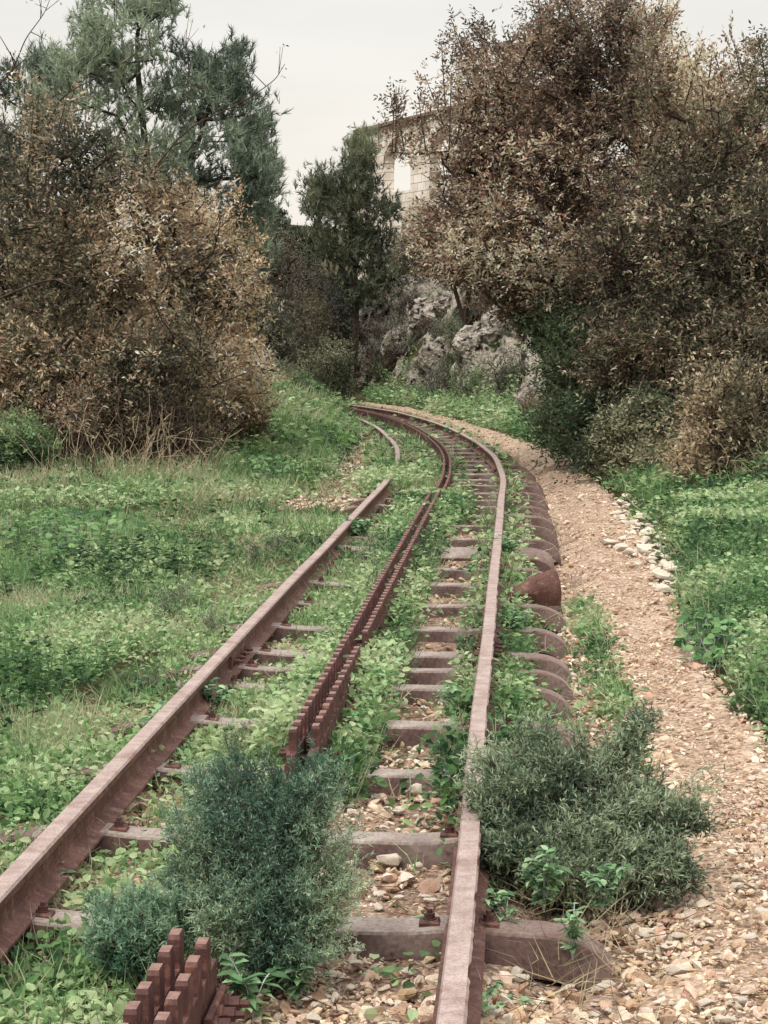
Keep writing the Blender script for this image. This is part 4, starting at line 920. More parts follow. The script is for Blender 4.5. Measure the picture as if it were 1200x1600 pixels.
tree('pine_tree', 'tall airy green pine rising above the ochre bush at the left', 'tree', b,
     [[b + (at(225, 60, 33) - b) * k + np.array((.12 * math.sin(5 * k), 0, 0)) for k in np.linspace(0, 1, 12)], [b + (at(340, 130, 33) - b) * k + np.array((-.25 * math.sin(3.1 * k), 0, 0)) for k in np.linspace(0, 1, 10)]],
     clumps([(190, 50, 60, 90), (310, 130, 75, 70), (240, 210, 110, 90), (120, 140, 75, 80), (370, 230, 50, 90), (330, 340, 90, 90), (200, 320, 120, 70), (400, 320, 30, 70), (210, 130, 90, 80), (360, 400, 60, 60), (250, 0, 30, 40), (385, 200, 35, 70), (350, 110, 40, 45), (400, 280, 28, 60), (150, 60, 40, 60), (270, 270, 90, 60)], 33, 1.3, 9, 21, rngp, 5),
     23, PINE, PIN, r0=.004, seg=.3, wig=.15, shell=.6)
b = gbase(30, 36)
tree('pine_tree', 'pine partly behind the ochre bush at the far left edge', 'tree', b, [[b + (at(60, 120, 36) - b) * k for k in np.linspace(0, 1, 10)]],
     clumps([(40, 180, 70, 80), (90, 110, 40, 50), (10, 260, 70, 60)], 36, 1.2, 26, 12, rngp, 12), 24, PINE, PIN, seg=.3)
# hollow between the left thicket and the cutting
def shrub(name, label, cat, u, D, blobs, seed, lf, cols, group=None, **k):
    b = gbase(u, D); tops = [bb[0] for bb in blobs[:4]]
    return tree(name, label, cat, b, stems(b, [b + (np.array(t) - b) * .6 for t in tops], 4, .1, seed), blobs, seed, lf, cols, group=group, parts=('stems', 'foliage'), split=.012, **k)
SML = dict(kind='single', per=9, L=.075, W=.03, spread=.05, tpl=T_FLAT)
shrub('grey_tree', 'grey half-bare tree with tangled twigs right of the left thicket', 'tree', 420, 42, [blob(420, 400, 42, 60, 60, 1.0, 500), blob(440, 490, 42, 60, 60, 1.0, 450), blob(390, 330, 43, 40, 40, .8, 200)], 31, dict(SML, per=5), ['#3f3c36', '#55534a', '#6c6a5c', '#7d7562'], r0=.006)
shrub('shrub', 'dark olive shrub at the back of the hollow left of the rock face', 'shrub', 440, 47, [blob(450, 560, 47, 60, 60, .9, 420), blob(400, 600, 46, 45, 35, .7, 250), blob(480, 500, 48, 40, 50, .8, 260)], 32, dict(SML, L=.08), ['#2c2e20', '#414330', '#585840', '#6b6548'])
shrub('shrub', 'pale grey-green rounded shrub where the track disappears', 'shrub', 510, 46, [blob(510, 570, 46, 48, 50, .7, 420), blob(530, 605, 46, 35, 22, .6, 160)], 33, dict(SML, L=.08), ['#4c5540', '#6a7058', '#86876c', '#9b977c'])
shrub('dark_shrub', 'dark green shrub hiding the trunk of the middle pine', 'shrub', 540, 53, [blob(525, 490, 53, 32, 50, .9, 260), blob(530, 545, 53, 28, 40, .8, 160)], 34, dict(SML, L=.1, W=.045), ['#28302a', '#3a4236', '#4e5444', '#64664f'])
b = gbase(548, 57)
tree('pine_tree', 'dark green pine standing before the arched building in the middle', 'tree', b, [[b + (at(555, 235, 57) - b) * k + np.array((.1 * math.sin(6 * k), 0, 0)) for k in np.linspace(0, 1, 12)]],
     clumps([(562, 245, 14, 30), (558, 285, 30, 32), (520, 330, 38, 30), (585, 345, 36, 45), (540, 390, 62, 34), (585, 430, 45, 40), (500, 300, 10, 24), (530, 460, 50, 24)], 57, 1.1, 8, 22, rngp, 5), 25, dict(PINE, L=.17, W=.02, spread=.2, tufts=4, per=16), ['#3a4034', '#515844', '#6b7058', '#868a6c'], r0=.006, seg=.3)
shrub('grey_tree', 'thin grey tree with drooping bare branches below the middle pine', 'tree', 500, 52, [blob(470, 440, 52, 55, 50, 1.2, 420), blob(500, 500, 52, 45, 50, 1., 300)], 35, dict(SML, per=3), ['#3a3a34', '#5a5a50', '#6f6d60'], r0=.007)
for k, (u, v, D, ru, rv, lab) in enumerate([(400, 420, 60, 90, 80, 'dim evergreen far behind the grey tree'), (455, 420, 75, 45, 40, 'low far evergreen in the gap between the two thickets'), (462, 378, 95, 50, 26, 'hazy far treetop in the gap left of the middle pine'), (415, 350, 90, 40, 40, 'far evergreen top showing right of the tall pine'), (520, 520, 60, 45, 80, 'shadowy shrub in the dark cleft under the middle pine'), (330, 500, 55, 90, 120, 'dark evergreen hidden behind the yellowish bush')]):
    shrub('evergreen_shrub', lab, 'shrub', u, D, [blob(u, v, D, ru, rv, 1.6, 700), blob(u, (v + 620) / 2, D, ru, rv, 1.4, 500)], 36 + k, dict(SML, per=10, L=.12, W=.06), ['#20291d', '#2e3a29', '#3d4835'])

# scrub on the rock face
def slope_D(u, D0): return D0
scr = [(600, 470, 55, 45, 60, 'drooping purplish-grey bush on the upper left of the cutting', 1), (575, 545, 56, 45, 55, 'large brownish bush at the left end of the cutting beside the dark cleft', 1), (630, 520, 50, 45, 60, 'tall grey heath in the middle left of the cutting', 0), (600, 540, 52, 38, 45, 'greyish brushy shrub hanging on the left of the rock face', 0), (565, 590, 55, 35, 30, 'brown shrub at the foot of the rock face left end', 1), (640, 470, 50, 35, 35, 'grey heath bush high on the rock face', 0),
       (610, 440, 54, 30, 30, 'dull brown bush near the top left of the rock face', 1), (690, 600, 40, 45, 32, 'grey-green shrub at the foot of the rocks above the far rail', 0), (745, 605, 37, 50, 38, 'dense olive shrub at the foot of the rocks', 2),
       (790, 585, 35, 42, 50, 'bushy grey shrub between the pale boulders', 0), (800, 510, 36, 30, 35, 'grey tufted bush on the ledge below the small tree', 0), (690, 520, 43, 30, 28, 'small dusty bush in the middle of the rock face', 0),
       (840, 450, 36, 40, 30, 'silvery bush high on the slope beside the big tree', 0), (760, 480, 40, 30, 22, 'low grey bush behind the small tree', 0), (660, 420, 52, 30, 20, 'thin bush on the rim of the rock face', 1),
       (835, 640, 32, 26, 30, 'low brown bush beside the pale boulder', 1), (575, 500, 58, 30, 40, 'purplish brown bush against the dark cleft', 1), (720, 440, 46, 35, 28, 'olive bush on the rim behind the small tree', 2)]
_r = np.random.default_rng(77)
for k_ in range(26):
    f_ = _r.uniform(); u_ = 575 + 270 * f_ + _r.normal() * 12; vt = 430 + 40 * f_; v_ = _r.uniform(vt, 620); 
    if 745 < u_ < 815 and v_ < 545: continue
    scr.append((u_, v_, 45, _r.uniform(16, 30), _r.uniform(14, 28), ['wispy grey shrub among the rocks of the cutting', 'brownish tuft growing between the rocks of the cutting', 'small olive shrub wedged in the rocks of the cutting'][k_ % 3], k_ % 3))
SC = [['#5c5c50', '#77776a', '#91907f', '#aba894'], ['#54463e', '#6d5f52', '#887968', '#9f8f78'], ['#3e4834', '#566146', '#6d7659', '#888c6e']]
def hit(u, v):                              # where a sight line meets the slope
    Ds = np.linspace(20, 75, 600); d = ray(u, v); P = np.array([0, 0, CAMZ]) + d[None] * (Ds / d[1])[:, None]; k = np.where(P[:, 2] < Hh(P[:, 0], P[:, 1]) + .1)[0]
    return P[k[0]] if len(k) else None
for k, (u, v, D, ru, rv, lab, c) in enumerate(scr):
    P = hit(u, v + rv * .6)
    if P is None: continue
    if u < 690 and P[2] < .5: P = P + np.array((0, 3.0, 0)); P[2] = float(Hh(P[0:1], P[1:2])[0])
    D = P[1]
    if k >= 18 and P[2] < .5: continue
    b = np.array((P[0], D, P[2] - .1)) if P is not None else gbase(u, D)
    tree('shrub', lab, 'shrub', b, stems(b, [at(u - ru * .4, v, D), at(u + ru * .4, v, D)], 4, .05, k), [blob(u, v, D, ru, rv, None, 190), blob(u + ru * .3, v + rv * .3, D - .2, ru * .8, rv * .7, None, 90)], 60 + k,
         dict(kind='single', per=7, L=.06 * D / 40, W=.02 * D / 40, spread=.04, tpl=T_FLAT, along=1.2, up=.5), SC[c], r0=.003, parts=('stems', 'foliage'), split=.01, seg=.18, group='shrubs growing on the cutting' if k >= 18 else None)
P = hit(727, 520); P = P if P is not None else gbase(727, 38)
tree('small_tree', 'small dark-trunked tree standing on a rock ledge of the cutting', 'tree', P, [[P + np.array((0, 0, -.2)), P + np.array((0, 0, .4)), at(735, 440, P[1]), at(745, 380, P[1])], [P + np.array((.02, 0, .1)), at(750, 470, P[1]), at(790, 420, P[1])], [P + np.array((.02, 0, .1)), at(710, 450, P[1]), at(670, 390, P[1])]],
     [blob(740, 380, P[1], 100, 60, 1.1, 420), blob(665, 390, P[1], 55, 45, .9, 150), blob(820, 400, P[1], 50, 60, .9, 200)], 81, dict(AUT, L=.09, W=.04, rl=.2, per=4, spread=.15), ['#2f3024', '#454734', '#5c5c45', '#74705a'], r0=.006, split=.012)

# boulders that stand out of the cutting
def boulder(u, v, s, flat, label, seed):
    P = hit(u, v + s * .5); D = P[1] if P is not None else 34.0; P = at(u, v, D); r = s / FPX * D
    import bmesh
    bm = bmesh.new(); bmesh.ops.create_icosphere(bm, subdivisions=5, radius=1)
    V = np.array([x.co[:] for x in bm.verts]); d = (fbm(V + seed, 1.2, 2, seed) - .5) * .9; cr = np.abs(fbm(V + seed, 3.0, 4, seed + 2) - .5); st = np.floor((V[:, 2] + .4 * fbm(V, 2, 2, seed)) * 5) / 5 * .05
    V2 = V * (1 + d + .9 * (.12 - cr) + st * 2.2)[:, None] * np.array((1, .8, flat))
    for x, c in zip(bm.verts, V2): x.co = c * r
    me = bpy.data.meshes.new('boulder'); bm.to_mesh(me); bm.free()
    for f in me.polygons: f.use_smooth = False
    o = link('boulder', me, M_BOULD); o.location = P + np.array((0, .1, 0)); o.rotation_euler = (0, .25, seed); tag(o, label, 'boulder', 'pale boulders of the cutting')
M_BOULD = noisemat('pale_boulder', [(.3, '#4f4944'), (.4, '#8d857a'), (.53, '#beb4a8'), (.8, '#e8e0d4')], 3.2, 12, .95, 1.0, 9, .1, dist=.2, extra=('#3b3632', 5, .54, .62))
for k, a in enumerate([(785, 515, 34, .75, 'big pale boulder below the trunk of the small tree'), (782, 487, 24, .5, 'white slab lying above the big pale boulder'), (735, 545, 34, .9, 'pale weathered rock left of the big boulder'), (690, 560, 30, 1.0, 'grey-white rock outcrop in the middle of the cutting'),
                       (838, 625, 34, .8, 'cream boulder at the foot of the slope beside the path'), (850, 495, 30, .6, 'cream slab at the left edge of the big right tree'), (860, 465, 26, .5, 'high cream ledge at the left edge of the big right tree'), (640, 430, 52, 1.0, 'pale rib of rock at the top left of the cutting'), (598, 490, 46, 1.2, 'rough pale crag beside the dark cleft'), (665, 495, 36, .8, 'broken pale crag below the rib of rock'), (580, 570, 32, 1.1, 'small crag at the foot of the dark cleft'), (700, 480, 26, .7, 'flat-topped pale rock left of the small tree'),
                       (655, 600, 16, 1.2, 'narrow pale rock at the foot of the cutting'), (620, 540, 22, 1.0, 'small pale rock on the left of the cutting'), (365, 660, 20, 1.4, 'pale rock under the right end of the left thicket')]): boulder(*a, k + 3)

# right: big brownish trees beside the path
b = gbase(930, 25)
tree('brown_tree', 'large brown-green tree towering right of the track with thin shoots at its top', 'tree', b,
     stems(b, [at(900, 330, 25), at(800, 350, 25), at(960, 280, 25)], 7, .25, 5),
     [blob(870, 150, 25, 160, 110, 1.4, 520), blob(770, 280, 25.5, 95, 85, 1.2, 300), blob(900, 320, 24.5, 190, 130, 1.6, 620), blob(780, 370, 25, 120, 80, 1.2, 330), blob(940, 90, 25, 100, 90, 1., 200), blob(705, 375, 25.5, 65, 60, .9, 240), blob(672, 345, 25.5, 36, 30, .7, 50), blob(960, 430, 24.5, 120, 90, 1.2, 420), blob(820, 440, 25, 90, 60, 1, 200)],
     91, AUT, BRN, seg=.2, gaps=.38, gsc=1.6, bare=.2, shoots=shooter([(710, 250, 100), (790, 120, 10), (860, 80, -10), (960, 60, -30), (1010, 60, -20), (665, 250, 130), (900, 60, -10), (740, 200, 60), (830, 90, 0)], 25, 6))
b = gbase(1110, 23)
tree('brown_tree', 'broad tree with olive and tan leaves at the right edge, darker toward its foot', 'tree', b,
     stems(b, [at(1100, 400, 23), at(1180, 350, 23), at(1030, 450, 23)], 7, .2, 6),
     [blob(1110, 230, 23.5, 130, 110, 1.4, 420), blob(1080, 400, 22.5, 160, 120, 1.6, 620), blob(1190, 380, 23, 110, 170, 1.4, 420), blob(1100, 570, 22, 160, 120, 1.4, 820), blob(1180, 670, 21.5, 120, 90, 1.2, 520), blob(1000, 560, 22, 90, 90, 1, 330), blob(1190, 500, 22, 90, 120, 1, 330)],
     92, AUT, ['#37312c', '#494b3e', '#60644f', '#777462', '#968a75', '#70544c', '#d0c2a8'], seg=.2, gaps=.37, gsc=1.6, bare=.2, shoots=shooter([(1060, 180, 50), (1130, 160, 50), (1180, 160, 40), (1080, 200, 80), (1020, 150, 10)], 23.5, 6))
b = gbase(930, 24)
tree('dark_bush', 'dark green bush hugging the path under the large brown tree', 'bush', b, stems(b, [at(900, 600, 24), at(960, 600, 24), at(1010, 620, 23)], 5, .1, 7),
     [blob(920, 570, 24, 90, 100, 1.1, 420), blob(960, 660, 23, 110, 60, 1., 420), blob(870, 520, 24.5, 45, 45, .7, 120), blob(900, 480, 25, 110, 60, 1.2, 260), blob(880, 660, 24, 45, 50, .7, 150)], 93, dict(AUT), ['#263428', '#344635', '#46583f', '#5c6851'], seg=.2, gaps=.3, gsc=1.8)
b = gbase(1050, 21.5)
tree('dark_bush', 'blue-green leafy bush low in front of the right-hand trees', 'bush', b, stems(b, [at(1050, 640, 21.5), at(1120, 660, 21)], 5, .1, 8),
     [blob(1050, 630, 21.5, 70, 60, .7, 200), blob(1090, 700, 21, 110, 45, .7, 320), blob(1000, 690, 22, 60, 40, .6, 150)], 94, dict(AUT, W=.034), ['#34463a', '#48594a', '#5c6a56', '#707a62', '#4b4034'], seg=.2, gaps=.3)

for k_, (u0, D0, bl, lab_, c_) in enumerate([
    (1150, 19.0, [blob(1150, 650, 19.0, 90, 80, .8, 330), blob(1200, 730, 18.7, 80, 55, .7, 260), blob(1110, 720, 19.0, 70, 45, .6, 200)], 'tangled olive-brown bush at the right edge reaching down to the verge', ['#2c2a24', '#3c3c31', '#4e4f3f', '#62604e', '#7a725e', '#a89c84']),
    (1010, 21.0, [blob(1000, 680, 21, 75, 60, .7, 300), blob(950, 715, 21.4, 45, 30, .5, 110), blob(1060, 720, 20.6, 70, 35, .6, 200)], 'low dark olive bush beside the path under the right-hand trees', ['#2d3429', '#40483a', '#56604c', '#717860', '#9a9a80'])]):
    b = gbase(u0, D0); tree('verge_bush', lab_, 'bush', b, stems(b, [bl[0][0], bl[1][0]], 5, .1, 9 + k_), bl, 97 + k_, dict(AUT, L=.058, W=.025), c_, seg=.2, gaps=.33, gsc=1.8, bare=.15)

# dry stalks and brambles under the thickets
def bramble(label, u0, u1, v0, D, hgt, n, seed, cat='brambles', name='dry_bramble', r=.0035, mat=M_DRY):
    rng = np.random.default_rng(seed); A = []; B = []; c = gbase((u0 + u1) / 2, D)
    for k in range(n):
        p = gbase(rng.uniform(u0, u1), D + rng.normal() * .5) + 0; a = rng.uniform(0, 6.28); l = hgt * rng.uniform(.4, 1.1); m = 8; d = np.array((math.cos(a), math.sin(a) * .6, 0)) * l * rng.uniform(.1, .9); bend = rng.uniform(.2, 1.4)
        pts_ = [p + d * t + np.array((0, 0, l * (t * 1.3 - bend * .6 * t * t))) + rng.normal(size=3) * .015 for t in np.linspace(0, 1, m)]
        A += pts_[:-1]; B += pts_[1:]
        if rng.uniform() < .5:
            j = rng.integers(3, m - 1); e_ = pts_[j] + rng.normal(size=3) * [.15, .1, .12]; A.append(pts_[j]); B.append(e_)
    A = np.array(A) - c; B = np.array(B) - c
    o = build([tubes(A, B, np.full(len(A), r), np.full(len(A), r * .8), 3)], name, mat); o.location = c; tag(o, label, cat, kind='stuff'); return o
for k, (u, v, D, ru, rv, lab, cols_) in enumerate([(30, 690, 21.0, 42, 38, 'blue-green leafy bush low at the far left edge', ['#45593f', '#5b7250', '#758b66', '#92a27c']), (210, 655, 21.8, 110, 55, 'dark twiggy undergrowth bush beneath the big ochre bush', ['#3a352b', '#504b3c', '#6c6450', '#857a62']),
        (350, 650, 25.5, 60, 45, 'dull brown bush at the foot of the yellowish bush', ['#3d382c', '#565040', '#736a54', '#8d8268']), (420, 610, 34, 50, 45, 'grey-green bush between the left thicket and the hollow', ['#414a3a', '#5a6350', '#747a64', '#8d907a']), (400, 520, 36, 60, 70, 'grey leafy bush behind the yellowish bush', ['#3e4238', '#55594c', '#6d7060', '#858672'])]):
    shrub('undergrowth_bush', lab, 'bush', u, D, [blob(u, v, D, ru, rv, 1.0, 520), blob(u + ru * .4, v + rv * .3, D - .4, ru * .7, rv * .6, .7, 260)], 140 + k, dict(AUT, per=3), cols_)
bramble('tangle of dry brown stems under the left thicket', 90, 330, 740, 21.3, .95, 260, 101, mat=M_TWIG, r=.004)
bramble('pale dry stalks standing in the grass before the left thicket', 60, 330, 750, 20.3, .75, 110, 102, 'dry stalks', 'dry_stalks')
bramble('dark twiggy undergrowth at the far left', -20, 160, 760, 21.5, .9, 200, 103, mat=M_TWIG, r=.004)
bramble('dry brushwood at the right edge below the broad tree', 1130, 1260, 790, 18.6, .5, 160, 104, mat=M_DRY, r=.003)
bramble('brown undergrowth between the right-hand trees and the verge', 940, 1180, 750, 21.5, .5, 200, 105, mat=M_TWIG, r=.004)
def longbranch(label, pts_, D, r, leafy, seed):
    rng = np.random.default_rng(seed); Q = np.array([at(u, v, D) for u, v in pts_]); t = np.linspace(0, len(Q) - 1, 40); Q = np.stack([np.interp(t, np.arange(len(Q)), Q[:, k]) for k in range(3)], 1)
    ker = np.ones(5) / 5; Q = np.vstack((Q[:1], np.stack([np.convolve(Q[:, k], ker, 'valid') for k in range(3)], 1), Q[-1:])) + 0
    rad = np.linspace(r, r * .25, len(Q)); A = [Q[:-1]]; B = [Q[1:]]; ra = [rad[:-1]]; rb = [rad[1:]]
    for k in range(9):
        j = rng.integers(8, len(Q) - 2); e_ = Q[j] + nrm(Q[j + 1] - Q[j] + rng.normal(size=3) * .05) * rng.uniform(.1, .35) + np.array((0, 0, .05)); A.append(Q[j:j + 1]); B.append(e_[None]); ra.append(rad[j:j + 1]); rb.append(rad[j:j + 1] * .5)
    o0 = Q[0]; tr = tubes(np.concatenate(A) - o0, np.concatenate(B) - o0, np.concatenate(ra), np.concatenate(rb), 4)
    ends = np.concatenate(B[1:]) if len(B) > 1 else Q[-1:]; ends = np.concatenate((ends, Q[-4:])); m = leafy; i = rng.integers(0, len(ends), m)
    lf = scatter(T_LEAF, ends[i] - o0 + rng.normal(size=(m, 3)) * .04, rdir(m, rng), rdir(m, rng, 1), .05, .02, pal(OCH, m, rng))
    return tr, lf, o0
def add_branch(root_name, *a):
    tr, lf, o0 = longbranch(*a); par = [o for o in bpy.data.objects if o.name == root_name][0]
    br = build([tr], 'branch', M_BARK, par); br.location = o0 - np.array(par.location); l_ = build([lf], 'leaves', M_LEAF, br)
add_branch('ochre_tree', '', [(120, 420), (190, 330), (290, 200), (380, 160), (430, 125), (445, 100)], 22.5, .012, 14, 1)
add_branch('ochre_tree', '', [(290, 200), (277, 170), (296, 120), (290, 60), (298, 5)], 22.5, .007, 16, 2)
add_branch('ochre_tree', '', [(-20, 150), (20, 110), (40, 60), (70, 20), (85, -20)], 21, .009, 40, 3)
add_branch('ochre_tree', '', [(10, 330), (60, 230), (95, 150), (190, 100), (230, 70)], 22, .012, 18, 4)
add_branch('ochre_tree', '', [(-10, 470), (60, 440), (140, 430), (220, 450), (260, 520)], 21.3, .012, 4, 5)
add_branch('ochre_tree', '', [(150, 560), (220, 450), (300, 400), (400, 300)], 21.6, .011, 10, 6)

# ------------------------------------------------------------------ bushes in the foreground
def spray(name, label, cat, base, blobs, seed, L_, W_, cols, tw=3, tl=.06, per=7, r=.0016, arch=.18, tpl=T_LEAF, spread=.05, nseg=11, lean=.9, hs=5, start=2):
    """many stems fanning from one root, each with side twigs and small leaves"""
    rng = np.random.default_rng(seed); B = np.array(base, float); root = empty(name, base); tag(root, label, cat)
    T = sample_blobs(blobs, rng, .45, .3, 7, seed); n = len(T); O = B + rng.normal(size=(n, 3)) * [spread, spread, 0]; Ln = np.linalg.norm(T - O, axis=1)[:, None]
    Mid = O * .45 + T * .55 + np.array((0, 0, 1.)) * arch * Ln + rng.normal(size=(n, 3)) * .04 * Ln; t = np.linspace(0, 1, nseg)[None, :, None]
    S = O[:, None] * (1 - t) ** 2 + Mid[:, None] * 2 * t * (1 - t) + T[:, None] * t * t + rng.normal(size=(n, nseg, 3)) * .003
    rad = r * (1 - .75 * np.linspace(0, 1, nseg)); A = S[:, :-1].reshape(-1, 3); Bb = S[:, 1:].reshape(-1, 3); parts = [tubes(A - B, Bb - B, np.tile(rad[:-1], n), np.tile(rad[1:], n), 3)]
    nod = S[:, start:].reshape(-1, 3); dr = nrm((S[:, start:] - S[:, start - 1:-1]).reshape(-1, 3)); nod = np.repeat(nod, tw, 0); dr = np.repeat(dr, tw, 0); m = len(nod)
    nod = nod + dr * rng.uniform(-.02, .02, (m, 1)); d = nrm(dr * lean + rdir(m, rng) + np.array((0, 0, .25))); ln = tl * rng.uniform(.3, 1.3, (m, 1)); E = nod + d * ln
    parts.append(tubes(nod - B, E - B, np.full(m, r * .3), np.full(m, r * .2), 3)); st = build(parts, 'stems', M_TWIG, root)
    q = np.repeat(np.arange(m), per); f = rng.uniform(.05, 1.08, (len(q), 1)); P = nod[q] * (1 - f) + E[q] * f; D = nrm(d[q] * .8 + rdir(len(q), rng) * .9 + np.array((0, 0, .15)))
    h = np.clip((fbm(P, hs, 3, 71) - .5) * 2.2 + .5 + rng.normal(size=len(q)) * .22, 0, .999)
    build([scatter(tpl, P - B, D, nrm(np.array((0, 0, 1.)) + rng.normal(size=(len(q), 3)) * .7), L_ * rng.uniform(.5, 1.3, len(q)), W_ * rng.uniform(.7, 1.2, len(q)), pal(cols, len(q), rng, h))], 'foliage', M_LEAF, root)
    return root
FEA = ['#4b6656', '#62806c', '#7a9881', '#93ac90', '#a8bc9e', '#b6c6a4']
D = 4.60; P = at(400, 1540, D); b0 = (P[0], D, 0)
spray('feathery_bush', 'tall feathery blue-green bush growing through the rack in the foreground', 'bush', b0,
      [blob(410, 1285, D + .12, 130, 75, .13, 75), blob(430, 1380, D, 115, 80, .12, 62), blob(330, 1360, D + .05, 75, 80, .1, 55), blob(340, 1440, D - .05, 70, 50, .08, 35), blob(360, 1215, D + .2, 70, 30, .08, 26), blob(490, 1250, D, 50, 60, .08, 26), blob(470, 1470, D - .08, 60, 60, .07, 26), blob(290, 1290, D, 25, 40, .05, 7), blob(535, 1330, D, 25, 80, .06, 12), blob(505, 1205, D + .1, 40, 25, .05, 9), blob(520, 1450, D, 30, 40, .05, 8)],
      111, .015, .003, FEA, tw=3, tl=.06, per=16, arch=.12, spread=.04, nseg=13, hs=4)
D = 4.52; P = at(235, 1510, D)
spray('feathery_bush', 'low blue-green bush beside the left flank of the nearest rack', 'bush', (P[0], D, 0),
      [blob(215, 1430, D + .05, 80, 40, .12, 60), blob(170, 1470, D, 30, 30, .07, 20), blob(290, 1415, D + .12, 50, 35, .1, 30)], 112, .018, .0048, ['#466653', '#5c7d66', '#75957a', '#93ad90'], tw=3, tl=.035, per=9, arch=.2, spread=.05, nseg=9, hs=5)
D = 5.5; P = at(880, 1440, D)
spray('grey_green_bush', 'sprawling grey-green bush right of the near rail, over the second and third sleeper ends', 'bush', (P[0], D, -.05),
      [blob(850, 1240, D + .15, 120, 75, .2, 100), blob(960, 1270, D + .1, 110, 75, .2, 100), blob(900, 1350, D - .1, 130, 70, .18, 90), blob(1030, 1360, D - .1, 70, 60, .12, 45), blob(770, 1220, D + .2, 50, 50, .1, 26), blob(1085, 1280, D, 45, 25, .08, 14), blob(1000, 1130, D + .2, 22, 30, .05, 12), blob(790, 1350, D - .1, 40, 60, .1, 22), blob(860, 1150, D + .2, 80, 20, .06, 10), blob(960, 1170, D + .2, 50, 25, .06, 8), blob(1105, 1240, D, 25, 25, .05, 6)],
      113, .022, .0052, ['#435245', '#586a56', '#6e8067', '#899a7c', '#a0ae90', '#b2bc9e'], tw=3, tl=.06, per=9, arch=.2, spread=.09, nseg=14, r=.002, hs=4)

# single leafy weeds one can tell apart
def weed(label, u, v, hgt, n, L_, W_, cols, seed, name='broad_leaved_weed', spread=.03, cat='weed', z0=0.0):
    rng = np.random.default_rng(seed); B = gp(u, v); B[2] = z0; root = empty(name, B); tag(root, label, cat); A = []; E = []; lp = []; ld = []
    for k in range(n):
        a = rng.uniform(0, 6.28); top = np.array((math.cos(a) * spread * 2, math.sin(a) * spread * 2, 0)) * rng.uniform(.3, 1) + np.array((0, 0, hgt * rng.uniform(.5, 1))); pts_ = [top * t + np.array((0, 0, .02 * math.sin(3 * t))) for t in np.linspace(0, 1, 6)]
        A += pts_[:-1]; E += pts_[1:]
        for j in range(1, 6):
            for sg in (0, 1, 2): an = rng.uniform(0, 6.28); lp.append(pts_[j]); ld.append((math.cos(an), math.sin(an), rng.uniform(-.3, .5)))
    A = np.array(A); E = np.array(E); build([tubes(A, E, np.full(len(A), .0016), np.full(len(A), .0012), 3)], 'stems', M_NEEDLE, root); lp = np.array(lp); ld = np.array(ld); m = len(lp)
    lf = build([scatter(T_OVAL, lp, ld, np.array((0, 0, 1.)) + rng.normal(size=(m, 3)) * .3, L_ * rng.uniform(.5, 1.2, m), W_ * rng.uniform(.6, 1.1, m), pal(cols, m, rng))], 'leaves', M_LEAF, root); return root
WG = ['#557553', '#6a8c64', '#84a67a', '#a2bd92']
for k, a in enumerate([('bright-leaved weed at the right foot of the feathery bush', 395, 1590, .13, 5, .05, .026), ('leafy weed just right of the bright-leaved weed under the feathery bush', 460, 1560, .10, 5, .045, .026), ('weed drooping over the bare sleeper end right of the near rail', 895, 1500, .13, 6, .032, .018),
        ('weed growing against the right side of the near rail above the bare sleeper end', 790, 1470, .12, 6, .035, .018), ('leafy clump under the left side of the grey-green bush', 850, 1425, .17, 10, .04, .024), ('leafy weed under the middle of the grey-green bush', 940, 1425, .13, 8, .036, .022), ('small weed left of the near rail on the nearest sleeper', 665, 1470, .06, 3, .025, .012),
        ('leafy weed hugging the near left rail at the left edge', 75, 1400, .11, 8, .036, .022), ('weed with round leaves against the left rail above the nearest stones', 255, 1170, .16, 10, .04, .03), ('leafy clump inside the left rail beside the bolted joint', 330, 1120, .14, 10, .045, .026),
        ('low weed at the bottom edge right of the near rail', 760, 1590, .05, 4, .03, .018), ('leafy clump on the right flank of the rack top end', 590, 1090, .16, 14, .04, .028), ('leafy clump between the left rail and the rack near the far toothed stretch', 560, 850, .2, 16, .055, .04),
        ('leafy vine clump over the inside of the right rail', 715, 1130, .15, 12, .035, .024), ('leafy vine clump at the outer foot of the right rail', 800, 1000, .17, 14, .04, .026), ('leafy vine clump outside the rail beside the twisted sleeper', 795, 880, .18, 14, .05, .034)]): weed(*a, WG, 300 + k, spread=.03 + .02 * (k > 8))
def wisp(label, u, v, hgt, n, seed, cols=('#5a6b55', '#7a8a70', '#98a088')):
    rng = np.random.default_rng(seed); D = gp(u, v)[1]; k = D / FPX; B = gp(u, v)
    return spray('wiry_weed', label, 'weed', (B[0], B[1], float(Hh(B[:1], B[1:2])[0])), [blob(u, v - hgt * .7, D, hgt * .45, hgt * .45, hgt * .4 * k, n)], seed, .02 * (D / 8), .004 * (D / 8), list(cols), tw=1, tl=.05 * D / 8, per=4, arch=.05, spread=.04, nseg=8, r=.0015 * D / 8)
for k, (u, v, h_) in enumerate([(265, 985, 55), (285, 960, 60), (430, 880, 55), (400, 900, 45), (570, 900, 70), (590, 960, 90), (645, 880, 60), (480, 1130, 80), (365, 1200, 90), (235, 1090, 40), (655, 905, 50), (330, 1000, 50)]):
    wisp(['thin wiry weed sticking up in the grass left of the left rail', 'thin wiry weed beside the toothed rack', 'thin wiry weed rising inside the left rail'][0 if u < 440 and k not in (8,) else 1 if u > 500 else 2], u, v, h_, 12, 400 + k)['group'] = 'wiry weeds along the track'
nr = [o for o in bpy.data.objects if o.name == 'rack_rail'][0]
g = G(); c_, tg_, nn_ = frame(np.array([at_D(4.12)])); R3 = np.stack((np.array((*nn_[0], 0)), np.array((*tg_[0], 0)), np.array((0, 0, 1.))), 1)
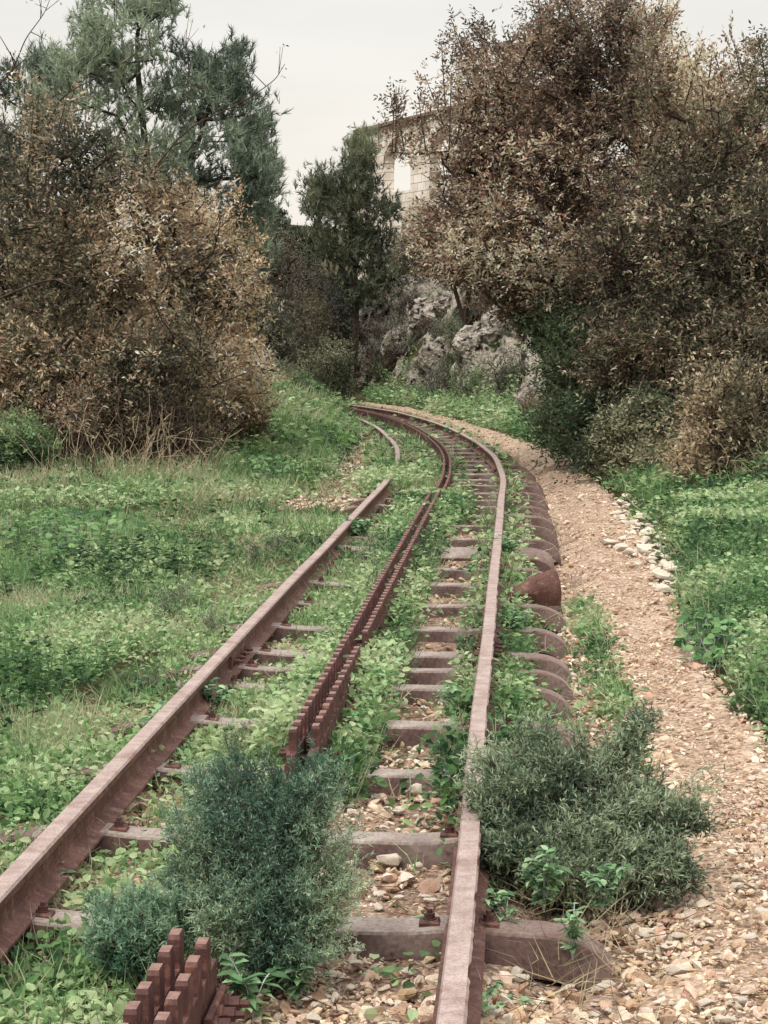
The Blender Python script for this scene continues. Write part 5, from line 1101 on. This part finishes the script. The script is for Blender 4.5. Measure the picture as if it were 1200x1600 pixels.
box(g, np.array((*(c_[0] + nn_[0] * .062), .085)), (.016, .22, .07), R3, .004); fp_ = link('joint_plate', g.mesh('joint_plate'), M_RACK, nr)
for d_ in (-.07, 0.0, .07):
    g = G(); hexbolt(g, np.array((*(c_[0] + nn_[0] * .07 + tg_[0] * d_), .09)), np.array((*nn_[0], 0)), .017, .04); link('bolt', g.mesh('bolt'), M_RACK, fp_)
# bigger-leaved patches
def patch(label, u, v, ru, rv, n, L_, cols, seed, name='broad_leaved_patch'):
    rng = np.random.default_rng(seed); C = gp(u, v); C[2] = float(Hh(C[:1], C[1:2])[0]); a = rdir(n, rng)[:, :2]; Q = gp(u, v)[None] * 0 + np.array([gp(u + x * ru, v + y * rv) for x, y in a * rng.uniform(0, 1, (n, 1)) ** .5]); Q[:, 2] = zat(Q)
    rr_ = np.clip(1 - (((Q - C)[:, :2] / np.maximum(np.abs((Q - C)[:, :2]).max(0), .01)) ** 2).sum(1) * .6, .1, 1); hh = L_ * 2.6 * rr_ * rng.uniform(.3, 1, n); T = Q + np.stack((rng.normal(size=n) * .02, rng.normal(size=n) * .02, hh), 1)
    root = empty(name, C); tag(root, label, 'plants', kind='stuff'); root['kind'] = 'stuff'
    o = build([tubes(Q - C, T - C, np.full(n, .002), np.full(n, .0015), 3), scatter(T_OVAL, T - C, np.concatenate((rdir(n, rng)[:, :2], rng.uniform(-.4, .1, (n, 1))), 1), np.array((0, -.25, 1.)) + rng.normal(size=(n, 3)) * .35, L_ * rng.uniform(.6, 1.3, n), L_ * .9 * rng.uniform(.6, 1.1, n), pal(cols, n, rng))], name, M_LEAF)
    bpy.data.objects.remove(root); o.location = C; tag(o, label, 'plants', kind='stuff')
DK = ['#3a5a34', '#4b6e40', '#5f8450', '#7b9c66']
patch('dark broad-leaved mallow patch in the grass at the left edge', 90, 850, 150, 45, 900, .075, DK, 501); patch('dark leafy patch in the grass before the washed-out strip', 425, 750, 50, 20, 420, .085, DK, 502)
patch('ivy-like mound of dark leaves left of the far rails', 515, 690, 50, 45, 1300, .10, ['#304a2e', '#40602f', '#55753c', '#6d8a4c'], 503); patch('leafy green patch on the right verge near the path', 1120, 1010, 60, 40, 500, .055, DK, 504); patch('broad leaves on the grassy rise behind the mound', 470, 650, 45, 20, 700, .11, ['#35522f', '#476a3c', '#5d8050'], 505)
